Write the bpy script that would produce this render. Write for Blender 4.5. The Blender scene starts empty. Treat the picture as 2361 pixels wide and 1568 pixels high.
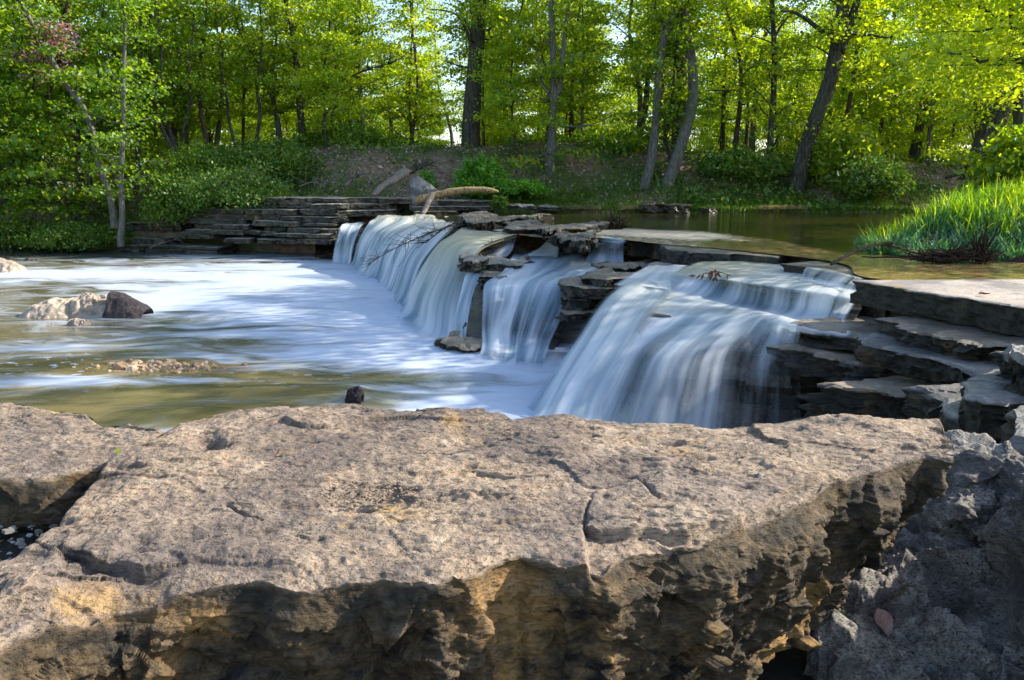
import bpy, math, random
import numpy as np
from mathutils import Vector
random.seed(7)
RNG = np.random.default_rng(11)
SC = bpy.context.scene
COL = SC.collection
R = math.radians
# ------------------------------------------------------------------ camera
W, H, F = 2361.0, 1568.0, 1836.0
PITCH = math.atan(364 / F)
EYE = np.array([0.0, 0.0, 2.4])
FWD = np.array([0, math.cos(PITCH), -math.sin(PITCH)])
UP = np.array([0, math.sin(PITCH), math.cos(PITCH)])
RT = np.array([1.0, 0, 0])

def ray(x, y):
    return FWD + RT * ((x - W / 2) / F) + UP * ((H / 2 - y) / F)

def P(x, y, z):
    """the place on the level z that the photograph shows at x, y"""
    d = ray(x, y)
    return EYE + d * ((z - EYE[2]) / d[2])

def Pd(x, y, Y):
    d = ray(x, y)
    return EYE + d * (Y / d[1])

def proj(p):
    q = p - EYE
    w = q @ FWD
    return (q @ RT) / w * F + W / 2, H / 2 - (q @ UP) / w * F

cam = bpy.data.cameras.new('camera')
camo = bpy.data.objects.new('camera', cam)
COL.objects.link(camo)
camo.location = EYE
camo.rotation_euler = (R(90) - PITCH, 0, 0)
cam.sensor_width = 36
cam.lens = F / W * 36
cam.clip_start = 0.05
cam.clip_end = 3000
SC.camera = camo

# ------------------------------------------------------------------ noise
def _h(ix, iy, iz, s):
    n = (ix.astype(np.int64) * 374761393 + iy.astype(np.int64) * 668265263 + iz.astype(np.int64) * 2147483647 + s * 144665) & 0xffffffff
    n = ((n ^ (n >> 13)) * 1274126177) & 0xffffffff
    n = ((n ^ (n >> 16)) * 2246822519) & 0xffffffff
    n = n ^ (n >> 15)
    return (n & 0xffffff) / float(0xffffff)

def vnoise(p, s=0):
    f = np.floor(p)
    t = p - f
    t = t * t * t * (t * (t * 6 - 15) + 10)
    ix, iy, iz = f[:, 0], f[:, 1], f[:, 2]
    r = 0
    for a in (0, 1):
        wx = t[:, 0] if a else 1 - t[:, 0]
        for b in (0, 1):
            wy = t[:, 1] if b else 1 - t[:, 1]
            for c in (0, 1):
                wz = t[:, 2] if c else 1 - t[:, 2]
                r = r + wx * wy * wz * _h(ix + a, iy + b, iz + c, s)
    return r * 2 - 1

def fbm(p, sc=1.0, octv=4, s=0, gain=0.5, rid=False):
    p = np.asarray(p, float) * sc
    p = p @ np.array([[0.8, 0.6, 0], [-0.6, 0.8, 0], [0, 0, 1]]) + 31.7
    a, r, tot = 1.0, 0, 0
    for o in range(octv):
        n = vnoise(p, s + o * 17)
        if rid:
            n = 1 - 2 * np.abs(n)
        r = r + a * n
        tot += a
        a *= gain
        p = p * 2.03 + 11.3
    return r / tot

def facet(p, sc, s=0, tilt=1.3):
    """broken planes: every cell of a jittered lattice gets its own offset and slant"""
    p = np.asarray(p, float) * sc
    f = np.floor(p)
    best = np.full(len(p), 1e9); val = np.zeros(len(p))
    for a in (-1, 0, 1):
        for b in (-1, 0, 1):
            for c in (-1, 0, 1):
                g = f + [a, b, c]
                j = [_h(g[:, 0], g[:, 1], g[:, 2], s + k) for k in range(4)]
                d = p - g - np.stack(j[:3], 1)
                dd = (d * d).sum(1)
                v = (j[3] - .5) + tilt * (d[:, 0] * (j[1] - .5) + d[:, 1] * (j[2] - .5) + d[:, 2] * (j[0] - .5))
                m = dd < best
                best = np.where(m, dd, best); val = np.where(m, v, val)
    return val

def sstep(a, b, x):
    t = np.clip((np.asarray(x, float) - a) / (b - a), 0, 1)
    return t * t * (3 - 2 * t)

# ------------------------------------------------------------------ mesh helpers
def mesh(name, V, Fc, mat=None, parent=None, smooth=True, uv=None, attrs=None, origin=None):
    """one mesh object; V (n,3), Fc (m,k) array or list of such arrays"""
    V = np.asarray(V, float)
    if origin is None:
        origin = (V[:, 0].mean(), V[:, 1].mean(), V[:, 2].min()) if parent is None else (0, 0, 0)
    origin = np.asarray(origin, float)
    me = bpy.data.meshes.new(name)
    Fl = Fc if isinstance(Fc, list) else [Fc]
    Fl = [np.asarray(f, np.int32) for f in Fl if len(f)]
    nl = sum(f.size for f in Fl)
    npoly = sum(len(f) for f in Fl)
    me.vertices.add(len(V))
    me.vertices.foreach_set('co', (V - origin).ravel())
    me.loops.add(nl)
    me.loops.foreach_set('vertex_index', np.concatenate([f.ravel() for f in Fl]))
    me.polygons.add(npoly)
    tot = np.concatenate([np.full(len(f), f.shape[1], np.int32) for f in Fl])
    st = np.concatenate([[0], np.cumsum(tot)[:-1]]).astype(np.int32)
    me.polygons.foreach_set('loop_start', st)
    me.polygons.foreach_set('loop_total', tot)
    me.polygons.foreach_set('use_smooth', np.full(npoly, smooth))
    me.update(calc_edges=True)
    if uv is not None:
        l = me.uv_layers.new(name='UVMap')
        li = np.concatenate([f.ravel() for f in Fl])
        l.data.foreach_set('uv', np.asarray(uv, float)[li].ravel())
    for k, a in (attrs or {}).items():
        at = me.attributes.new(k, 'FLOAT', 'POINT')
        at.data.foreach_set('value', np.asarray(a, float))
    me.validate()
    if mat:
        me.materials.append(mat)
    o = bpy.data.objects.new(name, me)
    COL.objects.link(o)
    if parent is None:
        o.location = origin
    else:
        o.parent = parent
        o.location = origin
    return o

def tag(o, label=None, cat=None, group=None, kind=None):
    if label: o['label'] = label
    if cat: o['category'] = cat
    if group: o['group'] = group
    if kind: o['kind'] = kind
    return o

def empty(name, loc=(0, 0, 0)):
    o = bpy.data.objects.new(name, None)
    o.location = loc
    o.empty_display_size = 0.2
    COL.objects.link(o)
    return o

def grid_faces(nr, nc, off=0, wrap=False):
    r = np.arange(nr - 1)[:, None]
    c = np.arange(nc if wrap else nc - 1)[None, :]
    c2 = (c + 1) % nc
    a = r * nc + c
    b = r * nc + c2
    return np.stack([a, b, b + nc, a + nc], -1).reshape(-1, 4) + off

def resample(p, n, smooth=False):
    p = np.asarray(p, float)
    if smooth and len(p) > 2:
        p = catmull(p, 8)
    d = np.concatenate([[0], np.cumsum(np.linalg.norm(np.diff(p, axis=0), axis=1))])
    t = np.linspace(0, d[-1], n)
    return np.stack([np.interp(t, d, p[:, k]) for k in range(p.shape[1])], 1)

def catmull(p, k):
    """k steps per span"""
    p = np.asarray(p, float)
    q = np.concatenate([[2 * p[0] - p[1]], p, [2 * p[-1] - p[-2]]])
    out = []
    for i in range(1, len(q) - 2):
        a, b, c, d = q[i - 1], q[i], q[i + 1], q[i + 2]
        for s in range(k):
            t = s / k
            out.append(0.5 * ((2 * b) + (c - a) * t + (2 * a - 5 * b + 4 * c - d) * t * t + (3 * b - a - 3 * c + d) * t ** 3))
    out.append(p[-1])
    return np.array(out)

def loft(rows, nu, nv, vals=None):
    """rows of (x, y, z) pixels+level -> grid (nv, nu, 3), and per-row vals"""
    G = []
    for r in rows:
        w = np.array([P(*q) for q in r])
        G.append(resample(w, nu, smooth=True))
    G = np.array(G)
    n = len(G)
    k = max(1, int(round(nv / (n - 1))))
    flat = catmull(G.reshape(n, -1), k).reshape(-1, nu, 3)
    out = [flat]
    t = np.linspace(0, n - 1, len(flat))
    vv = None
    if vals is not None:
        vv = {key: np.repeat(np.interp(t, range(n), v)[:, None], nu, 1) for key, v in vals.items()}
    return flat, vv

def rowsfill(pts, z):
    return [(x, y, z) if not isinstance(z, (list, tuple)) else (x, y, z[i]) for i, (x, y) in enumerate(pts)]

class MB:
    """gathers tubes and pieces into one mesh"""
    def __init__(s):
        s.V, s.Q, s.T, s.n = [], [], [], 0
    def add(s, V, Q=None, T=None):
        s.V.append(np.asarray(V, float))
        if Q is not None and len(Q): s.Q.append(np.asarray(Q) + s.n)
        if T is not None and len(T): s.T.append(np.asarray(T) + s.n)
        s.n += len(V)
    def tube(s, pts, rad, sides=6, rough=0.0, seed=0, cap=True, flat=1.0):
        pts = np.asarray(pts, float)
        rad = np.broadcast_to(np.asarray(rad, float), (len(pts),))
        t = np.gradient(pts, axis=0)
        t /= np.linalg.norm(t, axis=1)[:, None] + 1e-9
        ref = np.array([0, 0, 1.0]) if abs(t[0][2]) < 0.9 else np.array([1.0, 0, 0])
        a = np.cross(t, ref); a /= np.linalg.norm(a, axis=1)[:, None] + 1e-9
        b = np.cross(t, a)
        th = np.linspace(0, 2 * math.pi, sides, endpoint=False)
        ring = a[:, None] * np.cos(th)[None, :, None] + b[:, None] * np.sin(th)[None, :, None] * flat
        rr = rad[:, None, None] * np.ones((1, sides, 1))
        if rough:
            q = (pts[:, None] + ring * rad[:, None, None]).reshape(-1, 3)
            nz = fbm(q * np.array([1, 1, .5]), 2.2 / max(rad.max(), .02) * .35, 3, seed).reshape(len(pts), sides, 1)
            rr = rr * (1 + rough * nz)
        V = (pts[:, None] + ring * rr).reshape(-1, 3)
        Q = grid_faces(len(pts), sides, wrap=True)
        T = []
        if cap:
            V = np.concatenate([V, pts[:1], pts[-1:]])
            c0, c1 = len(V) - 2, len(V) - 1
            o = (len(pts) - 1) * sides
            for i in range(sides):
                T.append((c0, (i + 1) % sides, i))
                T.append((c1, o + i, o + (i + 1) % sides))
        s.add(V, Q, T)
    def build(s, name, mat, parent=None, **k):
        V = np.concatenate(s.V)
        Fl = []
        if s.Q: Fl.append(np.concatenate(s.Q))
        if s.T: Fl.append(np.concatenate(s.T))
        return mesh(name, V, Fl, mat, parent, **k)

# ------------------------------------------------------------------ materials
def newmat(name):
    m = bpy.data.materials.new(name)
    m.use_nodes = True
    nt = m.node_tree
    nt.nodes.clear()
    out = nt.nodes.new('ShaderNodeOutputMaterial')
    return m, nt, out

class NT:
    def __init__(s, nt): s.nt = nt
    def n(s, typ, **k):
        nd = s.nt.nodes.new('ShaderNode' + typ)
        for a, v in k.items(): setattr(nd, a, v)
        return nd
    def put(s, sock, v):
        if hasattr(v, 'is_output') or isinstance(v, bpy.types.NodeSocket): s.nt.links.new(v, sock)
        else: sock.default_value = v
    def math(s, op, a, b=0.0, c=None, clamp=False):
        nd = s.n('Math', operation=op, use_clamp=clamp)
        s.put(nd.inputs[0], a); s.put(nd.inputs[1], b)
        if c is not None: s.put(nd.inputs[2], c)
        return nd.outputs[0]
    def noise(s, vec, scale, detail=5, rough=.55, dist=0.0):
        nd = s.n('TexNoise')
        s.put(nd.inputs['Vector'], vec)
        s.put(nd.inputs['Scale'], scale); nd.inputs['Detail'].default_value = detail
        nd.inputs['Roughness'].default_value = rough; nd.inputs['Distortion'].default_value = dist
        return nd.outputs['Fac']
    def step(s, x, a, b, lo=0.0, hi=1.0):
        nd = s.n('MapRange', interpolation_type='SMOOTHSTEP')
        s.put(nd.inputs['Value'], x)
        nd.inputs['From Min'].default_value = a; nd.inputs['From Max'].default_value = b
        nd.inputs['To Min'].default_value = lo; nd.inputs['To Max'].default_value = hi
        return nd.outputs[0]
    def mix(s, f, a, b):
        nd = s.n('Mix', data_type='RGBA')
        s.put(nd.inputs[0], f)
        for i, v in ((6, a), (7, b)):
            s.put(nd.inputs[i], v if not isinstance(v, tuple) else (*v[:3], 1.0))
        return nd.outputs[2]
    def scale(s, vec, k, loc=(0, 0, 0)):
        nd = s.n('Mapping')
        s.put(nd.inputs['Vector'], vec)
        nd.inputs['Scale'].default_value = k
        nd.inputs['Location'].default_value = loc
        return nd.outputs[0]
    def attr(s, name):
        return s.n('Attribute', attribute_name=name).outputs['Fac']

def bsdf(N, col, rough=.8, spec=.3, normal=None):
    b = N.n('BsdfPrincipled')
    N.put(b.inputs['Base Color'], col if not isinstance(col, tuple) else (*col, 1))
    N.put(b.inputs['Roughness'], rough)
    N.put(b.inputs['Specular IOR Level'], spec)
    if normal is not None: N.put(b.inputs['Normal'], normal)
    return b

def bump(N, h, strength=.5, dist=.01, normal=None):
    b = N.n('Bump')
    N.put(b.inputs['Height'], h)
    b.inputs['Strength'].default_value = strength
    b.inputs['Distance'].default_value = dist
    if normal is not None: N.put(b.inputs['Normal'], normal)
    return b.outputs[0]

def rock_mat(name, c1, c2, c3, dark, k=1.0, rough=.85, spec=.25, bumpd=.01, stain=None, flat=1.0, wet=None, wetspec=.6, face=None, pits=.5):
    """mottled layered limestone; k = pattern frequency"""
    m, nt, out = newmat(name)
    N = NT(nt)
    g = N.n('NewGeometry').outputs['Position']
    p = N.scale(g, (k, k, k * 2.2))
    p0 = p
    warp = N.n('TexNoise'); N.put(warp.inputs['Vector'], p); warp.inputs['Scale'].default_value = 2.0
    add = N.n('VectorMath', operation='ADD')
    sc_ = N.n('VectorMath', operation='SCALE'); N.put(sc_.inputs[0], warp.outputs['Color']); sc_.inputs['Scale'].default_value = .09
    N.put(add.inputs[0], p); N.put(add.inputs[1], sc_.outputs[0])
    p = add.outputs[0]
    n1 = N.noise(p, 2.2, 6, .6)
    n2 = N.noise(p, 9, 6, .65)
    n3 = N.noise(p0, 34, 5, .7)
    n4 = N.noise(N.scale(p0, (.6, 1.0, 1.0), (3, 1, 2)), 62, 4, .6)
    col = N.mix(N.step(n1, .35, .65), c1, c2)
    col = N.mix(N.step(n2, .48, .72), col, c3)
    col = N.mix(N.math('MULTIPLY', N.step(n3, .42, .75), .6), col, c3)
    dk = N.math('MAXIMUM', N.math('MULTIPLY', N.step(n4, .5, .68), pits), N.math('MULTIPLY', N.step(N.noise(p0, 15, 6, .7), .56, .72), pits * 1.3), clamp=True)
    col = N.mix(dk, col, dark)
    big = N.math('MULTIPLY', N.step(N.noise(p0, 1.1, 6, .7), .46, .58), .7)
    col = N.mix(big, col, (c2[0] * .62, c2[1] * .62, c2[2] * .66))
    if stain:
        col = N.mix(N.math('MULTIPLY', N.step(N.noise(N.scale(p, (1, 1, .35), (7, 3, 1)), 1.9, 5, .6), .6, .72), .8), col, stain)
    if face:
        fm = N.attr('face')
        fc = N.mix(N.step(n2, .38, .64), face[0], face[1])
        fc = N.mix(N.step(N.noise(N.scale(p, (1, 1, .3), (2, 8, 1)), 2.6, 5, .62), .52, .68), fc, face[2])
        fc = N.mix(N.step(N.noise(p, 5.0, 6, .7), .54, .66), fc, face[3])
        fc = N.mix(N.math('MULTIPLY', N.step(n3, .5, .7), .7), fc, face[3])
        col = N.mix(fm, col, fc)  # sides mix in a stained palette that also carries painted shade
    hgt = N.math('ADD', N.math('MULTIPLY', n2, 1.0), N.math('ADD', N.math('MULTIPLY', n3, .5), N.math('MULTIPLY', n4, .35)))
    hgt = N.math('SUBTRACT', hgt, N.math('MULTIPLY', dk, .4))
    nm = bump(N, hgt, .9, bumpd)
    b = bsdf(N, col, rough, spec, nm)
    if wet is not None:
        w = N.step(N.noise(p, 1.6, 4, .6), .35, .6)
        N.put(b.inputs['Roughness'], N.math('SUBTRACT', rough, N.math('MULTIPLY', w, wet)))
        b.inputs['Coat Weight'].default_value = 0
    nt.links.new(b.outputs[0], out.inputs[0])
    return m

def bark_mat(name, c1, c2, k=1.0):
    m, nt, out = newmat(name)
    N = NT(nt)
    g = N.n('TexCoord').outputs['Object']
    p = N.scale(g, (9 * k, 9 * k, 1.6 * k))
    n = N.noise(p, 1.6, 5, .65)
    n2 = N.noise(g, .8, 3, .5)
    col = N.mix(N.step(n, .35, .65), c1, c2)
    col = N.mix(N.math('MULTIPLY', N.step(n2, .45, .7), .6), col, (c2[0] * .6, c2[1] * .75, c2[2] * .5))
    b = bsdf(N, col, .9, .15, bump(N, n, .9, .03))
    nt.links.new(b.outputs[0], out.inputs[0])
    return m

def leaf_mat(name, ca, cb, cc, trans=.55, tcol=2.1, rough=.5, clump=.5):
    m, nt, out = newmat(name)
    N = NT(nt)
    geo = N.n('NewGeometry')
    rnd = geo.outputs['Random Per Island']
    n = N.noise(geo.outputs['Position'], clump, 3, .6)
    col = N.mix(N.step(n, .38, .62), ca, cb)
    col = N.mix(N.step(rnd, .45, 1.0), col, cc)
    br = N.n('HueSaturation'); N.put(br.inputs['Color'], col)
    N.put(br.inputs['Value'], N.math('MULTIPLY_ADD', rnd, .5, .75))
    col = br.outputs[0]
    d = N.n('BsdfDiffuse'); N.put(d.inputs[0], col)
    t = N.n('BsdfTranslucent')
    tc = N.n('Mix', data_type='RGBA', blend_type='MULTIPLY'); tc.inputs[0].default_value = 1
    N.put(tc.inputs[6], col); tc.inputs[7].default_value = (tcol * 1.15, tcol, tcol * .35, 1)
    N.put(t.inputs[0], tc.outputs[2])
    mx = N.n('MixShader'); mx.inputs[0].default_value = trans
    nt.links.new(d.outputs[0], mx.inputs[1]); nt.links.new(t.outputs[0], mx.inputs[2])
    gl = N.n('BsdfGlossy'); gl.inputs['Roughness'].default_value = rough; gl.inputs['Color'].default_value = (.6, .7, .8, 1)
    m2 = N.n('MixShader'); m2.inputs[0].default_value = .05
    nt.links.new(mx.outputs[0], m2.inputs[1]); nt.links.new(gl.outputs[0], m2.inputs[2])
    nt.links.new(m2.outputs[0], out.inputs[0])
    return m

M = {}
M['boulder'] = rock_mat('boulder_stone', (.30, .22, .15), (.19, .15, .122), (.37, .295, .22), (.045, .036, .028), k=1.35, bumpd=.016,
    stain=(.42, .26, .10), face=[(.10, .070, .038), (.035, .030, .022), (.34, .20, .075), (.010, .009, .008)], pits=.62)  # face: dark stains, plus gold patches painting sunlit highlights
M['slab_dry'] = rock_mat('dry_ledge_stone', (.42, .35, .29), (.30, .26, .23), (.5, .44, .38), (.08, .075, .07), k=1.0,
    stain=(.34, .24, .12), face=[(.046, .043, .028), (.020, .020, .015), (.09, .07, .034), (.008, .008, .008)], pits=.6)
M['slab_far'] = rock_mat('weathered_ledge_stone_painted_light', (.40, .36, .29), (.26, .23, .19), (.48, .43, .35), (.05, .045, .04), k=.9, bumpd=.03,
    stain=(.32, .2, .09), face=[(.105, .10, .078), (.045, .044, .036), (.21, .155, .09), (.010, .010, .009)])  # pale tops against dark sides paint light falling from above
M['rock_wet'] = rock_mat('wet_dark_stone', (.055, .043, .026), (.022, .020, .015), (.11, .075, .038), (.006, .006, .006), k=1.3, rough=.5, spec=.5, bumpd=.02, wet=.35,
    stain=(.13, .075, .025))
M['ledge_rock'] = rock_mat('ledge_stone_wet_sides_painted_shade', (.29, .22, .15), (.13, .105, .078), (.40, .32, .235), (.03, .025, .02), k=1.2, rough=.6, spec=.5, bumpd=.025, wet=.3,
    face=[(.032, .027, .017), (.012, .011, .009), (.13, .085, .036), (.004, .004, .004)])  # wet sides with shade painted in; tops paled to look sunlit
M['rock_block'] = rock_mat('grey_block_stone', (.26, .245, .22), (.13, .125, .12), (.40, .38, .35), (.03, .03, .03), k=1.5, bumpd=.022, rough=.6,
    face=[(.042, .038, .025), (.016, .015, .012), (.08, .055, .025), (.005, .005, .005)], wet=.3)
M['mud_rock'] = rock_mat('muddy_grey_stone', (.31, .28, .245), (.18, .16, .14), (.43, .40, .36), (.03, .028, .025), k=2.6, bumpd=.02, pits=.9)
M['pale_rock'] = rock_mat('pale_river_stone', (.48, .38, .28), (.36, .30, .24), (.6, .5, .38), (.12, .09, .07), k=1.2, bumpd=.02)
M['dark_rock'] = rock_mat('dark_river_stone', (.07, .055, .055), (.045, .038, .04), (.10, .08, .075), (.02, .018, .02), k=1.2, bumpd=.02)
M['bark_dark'] = bark_mat('dark_bark', (.035, .03, .026), (.10, .09, .075))
M['bark_grey'] = bark_mat('grey_bark', (.075, .075, .07), (.19, .18, .16), 1.5)
M['bark_brown'] = bark_mat('brown_bark', (.05, .035, .025), (.14, .10, .07), 1.5)
M['wood_pale'] = bark_mat('pale_driftwood', (.13, .08, .045), (.46, .34, .17), 2.5)
M['wood_grey'] = bark_mat('grey_driftwood', (.10, .08, .07), (.36, .30, .26), 3)
M['wood_dark'] = bark_mat('dark_roots', (.015, .011, .009), (.07, .045, .03), 4)
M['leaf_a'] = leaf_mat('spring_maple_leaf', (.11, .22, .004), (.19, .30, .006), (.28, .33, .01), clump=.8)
M['leaf_b'] = leaf_mat('maple_leaf_painted_shade', (.07, .17, .005), (.12, .24, .006), (.19, .27, .01), clump=.8)  # darker maple copy with shade put into its green
M['leaf_c'] = leaf_mat('pale_leaf_painted_glow', (.19, .33, .006), (.26, .38, .008), (.32, .38, .012), tcol=2.0, clump=.8)  # brighter leaf copy; sunlit yellow-green glow put into its colour
M['leaf_y'] = leaf_mat('maple_leaf_painted_sun', (.25, .42, .008), (.36, .51, .012), (.48, .55, .03), trans=.5, tcol=1.6, clump=.9)  # yellow maple copy with sunlight put into its colour
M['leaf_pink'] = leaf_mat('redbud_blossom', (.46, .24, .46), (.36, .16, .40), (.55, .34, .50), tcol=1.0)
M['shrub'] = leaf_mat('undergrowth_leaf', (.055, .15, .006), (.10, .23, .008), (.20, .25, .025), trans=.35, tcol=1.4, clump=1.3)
M['shrub_bright'] = leaf_mat('bright_bush_leaf', (.07, .25, .005), (.11, .31, .006), (.16, .33, .01), trans=.45, tcol=1.5, clump=1.3)  # stronger, brighter green than the undergrowth leaf
M['bank_green'] = leaf_mat('bank_grass_blade', (.05, .15, .006), (.09, .20, .008), (.15, .20, .02), trans=.4, tcol=1.5, clump=1.3)
M['grass'] = leaf_mat('river_grass_blade', (.15, .36, .008), (.27, .46, .01), (.38, .50, .02), trans=.5, tcol=1.6, clump=2.0)
M['grass_blue'] = leaf_mat('bluish_sedge_blade', (.05, .19, .06), (.10, .28, .12), (.17, .34, .16), trans=.35, tcol=1.0, clump=2.0)
M['litter'] = leaf_mat('dead_leaf', (.26, .18, .13), (.38, .27, .20), (.50, .40, .31), trans=.15, tcol=1.0)
# ------------------------------------------------------------------ sky and sun
SUN_AZ, SUN_EL = R(77), R(31)      # azimuth measured from +Y towards +X
wd = bpy.data.worlds.new('World'); SC.world = wd; wd.use_nodes = True
nt = wd.node_tree; nt.nodes.clear()
wo = nt.nodes.new('ShaderNodeOutputWorld'); bg = nt.nodes.new('ShaderNodeBackground')
sky = nt.nodes.new('ShaderNodeTexSky'); sky.sky_type = 'NISHITA'; sky.sun_disc = False
sky.sun_elevation = SUN_EL; sky.sun_rotation = SUN_AZ
sky.air_density = 1.0; sky.dust_density = 1.2; sky.ozone_density = 1.5
nt.links.new(sky.outputs[0], bg.inputs[0]); bg.inputs[1].default_value = 0.125
nt.links.new(bg.outputs[0], wo.inputs[0])
sl = bpy.data.lights.new('sun', 'SUN'); so = bpy.data.objects.new('sun', sl); COL.objects.link(so)
sl.energy = 3.7; sl.angle = R(0.5); sl.color = (1, .93, .80)
sd = Vector((math.sin(SUN_AZ) * math.cos(SUN_EL), math.cos(SUN_AZ) * math.cos(SUN_EL), math.sin(SUN_EL)))
so.rotation_euler = sd.to_track_quat('Z', 'Y').to_euler()
SC.view_settings.view_transform = 'Standard'; SC.view_settings.look = 'None'
SC.view_settings.exposure = 1.45; SC.view_settings.gamma = 1
SC.render.engine = 'CYCLES'
cy = SC.cycles
cy.use_denoising = True
try: cy.denoiser = 'OPENIMAGEDENOISE'
except Exception: pass
cy.max_bounces = 7; cy.diffuse_bounces = 3; cy.glossy_bounces = 3; cy.transmission_bounces = 4; cy.transparent_max_bounces = 12
cy.sample_clamp_indirect = 6; cy.caustics_reflective = False; cy.caustics_refractive = False
cy.use_adaptive_sampling = True; cy.adaptive_threshold = .02

# ------------------------------------------------------------------ terrain
def bank_foot(X):
    return np.interp(X, [-60, -20, -16, -11, -6, -3, 20, 60], [29.3, 29.2, 29.5, 29.2, 27.6, 28, 28, 27])
def terrain(X, Y):
    X = np.asarray(X, float); Y = np.asarray(Y, float)
    f = bank_foot(X)
    zf = np.interp(X, [-60, -17, -13.5, -9, -3, 2, 60], [-.1, -.1, .9, 1.75, 1.6, 1.42, 1.42])
    zc = np.interp(X, [-60, -22, -17, -14, -11, -8, -1, 1.5, 5, 10, 20, 60], [.9, 1.1, 1.6, 2.7, 3.5, 3.8, 3.9, 3.9, 3.65, 3.25, 3.0, 3.2])
    wdt = np.interp(X, [-17, -11, 0, 60], [2.5, 4.5, 5, 6])
    s = sstep(0, 1, (Y - f) / wdt)
    z = zf + (zc - zf) * s
    zb = np.interp(X, [-60, -14, 0, 60], [1.0, 1.3, 2.0, 2.4])
    s2 = sstep(0, 1, (Y - f - wdt - 1.5) / 6)
    z = z + (zb - z) * s2
    z = np.where(Y < f, zf + np.clip((Y - f) / .6, -1, 0) * (zf + .7), z)
    n = fbm(np.stack([X.ravel(), Y.ravel(), 0 * X.ravel()], 1), .45, 4, 5).reshape(X.shape)
    z = z + n * .35 * sstep(0, 2.0, Y - f)
    near = (1.04 - sstep(2.9, 4.4, Y) * 1.75)
    return np.where(Y < 8, near, z)
def Pt(x, y, Y0=27.0):
    """where the ray through x, y meets the bank"""
    d = ray(x, y)
    Y = np.arange(Y0, 90, .05)
    pts = EYE + d * (Y / d[1])[:, None]
    g = terrain(pts[:, 0], pts[:, 1])
    i = np.nonzero(pts[:, 2] <= g)[0]
    return pts[i[0]] if len(i) else pts[-1]

def ground_mat():
    m, nt, out = newmat('leaf_litter_soil')
    N = NT(nt)
    p = N.n('NewGeometry').outputs['Position']
    n1 = N.noise(p, .6, 5, .6); n2 = N.noise(p, 5, 6, .7); n3 = N.noise(p, 22, 4, .7)
    col = N.mix(N.step(n2, .35, .65), (.13, .09, .062), (.27, .20, .145))
    col = N.mix(N.step(n3, .55, .75), col, (.2, .15, .11))
    col = N.mix(N.math('MULTIPLY', N.step(n1, .42, .6), .8), col, (.06, .11, .022))
    b = bsdf(N, col, .95, .1, bump(N, n2, .8, .08))
    nt.links.new(b.outputs[0], out.inputs[0])
    return m
M['ground'] = ground_mat()
xs = np.concatenate([-np.geomspace(900, 40, 12), np.arange(-38, 38, .4), np.geomspace(40, 900, 12)])
ys = np.concatenate([np.array([-900, -200, -60, -20]), np.arange(-6, 8, .5), np.arange(8.2, 26, 1.0), np.arange(26, 50, .25), np.geomspace(51, 1500, 22)])
XX, YY = np.meshgrid(xs, ys)
ZZ = terrain(XX, YY)
g = mesh('ground', np.stack([XX, YY, ZZ], -1).reshape(-1, 3), grid_faces(len(ys), len(xs)), M['ground'], origin=(0, 0, 0))
tag(g, kind='structure')

# ------------------------------------------------------------------ water
def pool_mat():
    m, nt, out = newmat('foaming_pool_water')
    N = NT(nt)
    p = N.n('NewGeometry').outputs['Position']
    wv = N.noise(N.scale(p, (.35, .5, 0)), 1.0, 2, .5)
    cmb = N.n('CombineXYZ'); sep = N.n('SeparateXYZ'); N.put(sep.inputs[0], p)
    N.put(cmb.inputs[0], N.math('MULTIPLY', sep.outputs[0], .42))
    N.put(cmb.inputs[1], N.math('ADD', N.math('MULTIPLY', sep.outputs[1], 1.75), N.math('MULTIPLY', wv, 5.0)))
    N.put(cmb.inputs[2], 0.0)
    st = cmb.outputs[0]
    s1 = N.noise(st, 1.0, 5, .62, .6)
    s2 = N.noise(st, 3.1, 4, .6, .3)
    s = N.math('ADD', N.math('MULTIPLY', s1, .7), N.math('MULTIPLY', s2, .3))
    a = N.attr('foam')
    f = N.math('ADD', a, N.math('MULTIPLY', N.math('SUBTRACT', s, .5), 2.9))
    f = N.step(f, .15, 1.1)
    fl = N.attr('fleck')
    fk = N.math('MULTIPLY', N.step(N.noise(N.scale(p, (1, 1.6, 0)), 5.5, 2, .4), .63, .66), fl)
    f = N.math('MAXIMUM', N.math('MULTIPLY', f, .93), fk)
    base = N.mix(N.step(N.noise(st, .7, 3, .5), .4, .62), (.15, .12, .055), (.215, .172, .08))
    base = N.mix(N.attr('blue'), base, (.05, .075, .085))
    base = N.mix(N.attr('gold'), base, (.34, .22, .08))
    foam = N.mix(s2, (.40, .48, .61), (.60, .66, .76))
    col = N.mix(f, base, foam)
    rgh = N.math('MULTIPLY_ADD', f, .55, .13)
    hb = N.noise(st, 2.0, 4, .6, .4)
    b = bsdf(N, col, rgh, .5, bump(N, hb, .35, .06))
    nt.links.new(b.outputs[0], out.inputs[0])
    return m
M['pool'] = pool_mat()
Ys = np.concatenate([np.geomspace(4.2, 31, 260)])
Xs = np.concatenate([np.linspace(-60, -22, 12)[:-1], np.linspace(-22, 6.5, 330)])
XX, YY = np.meshgrid(Xs, Ys)
V = np.stack([XX, YY, 0 * XX], -1).reshape(-1, 3)
px, py = proj(V)
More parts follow.
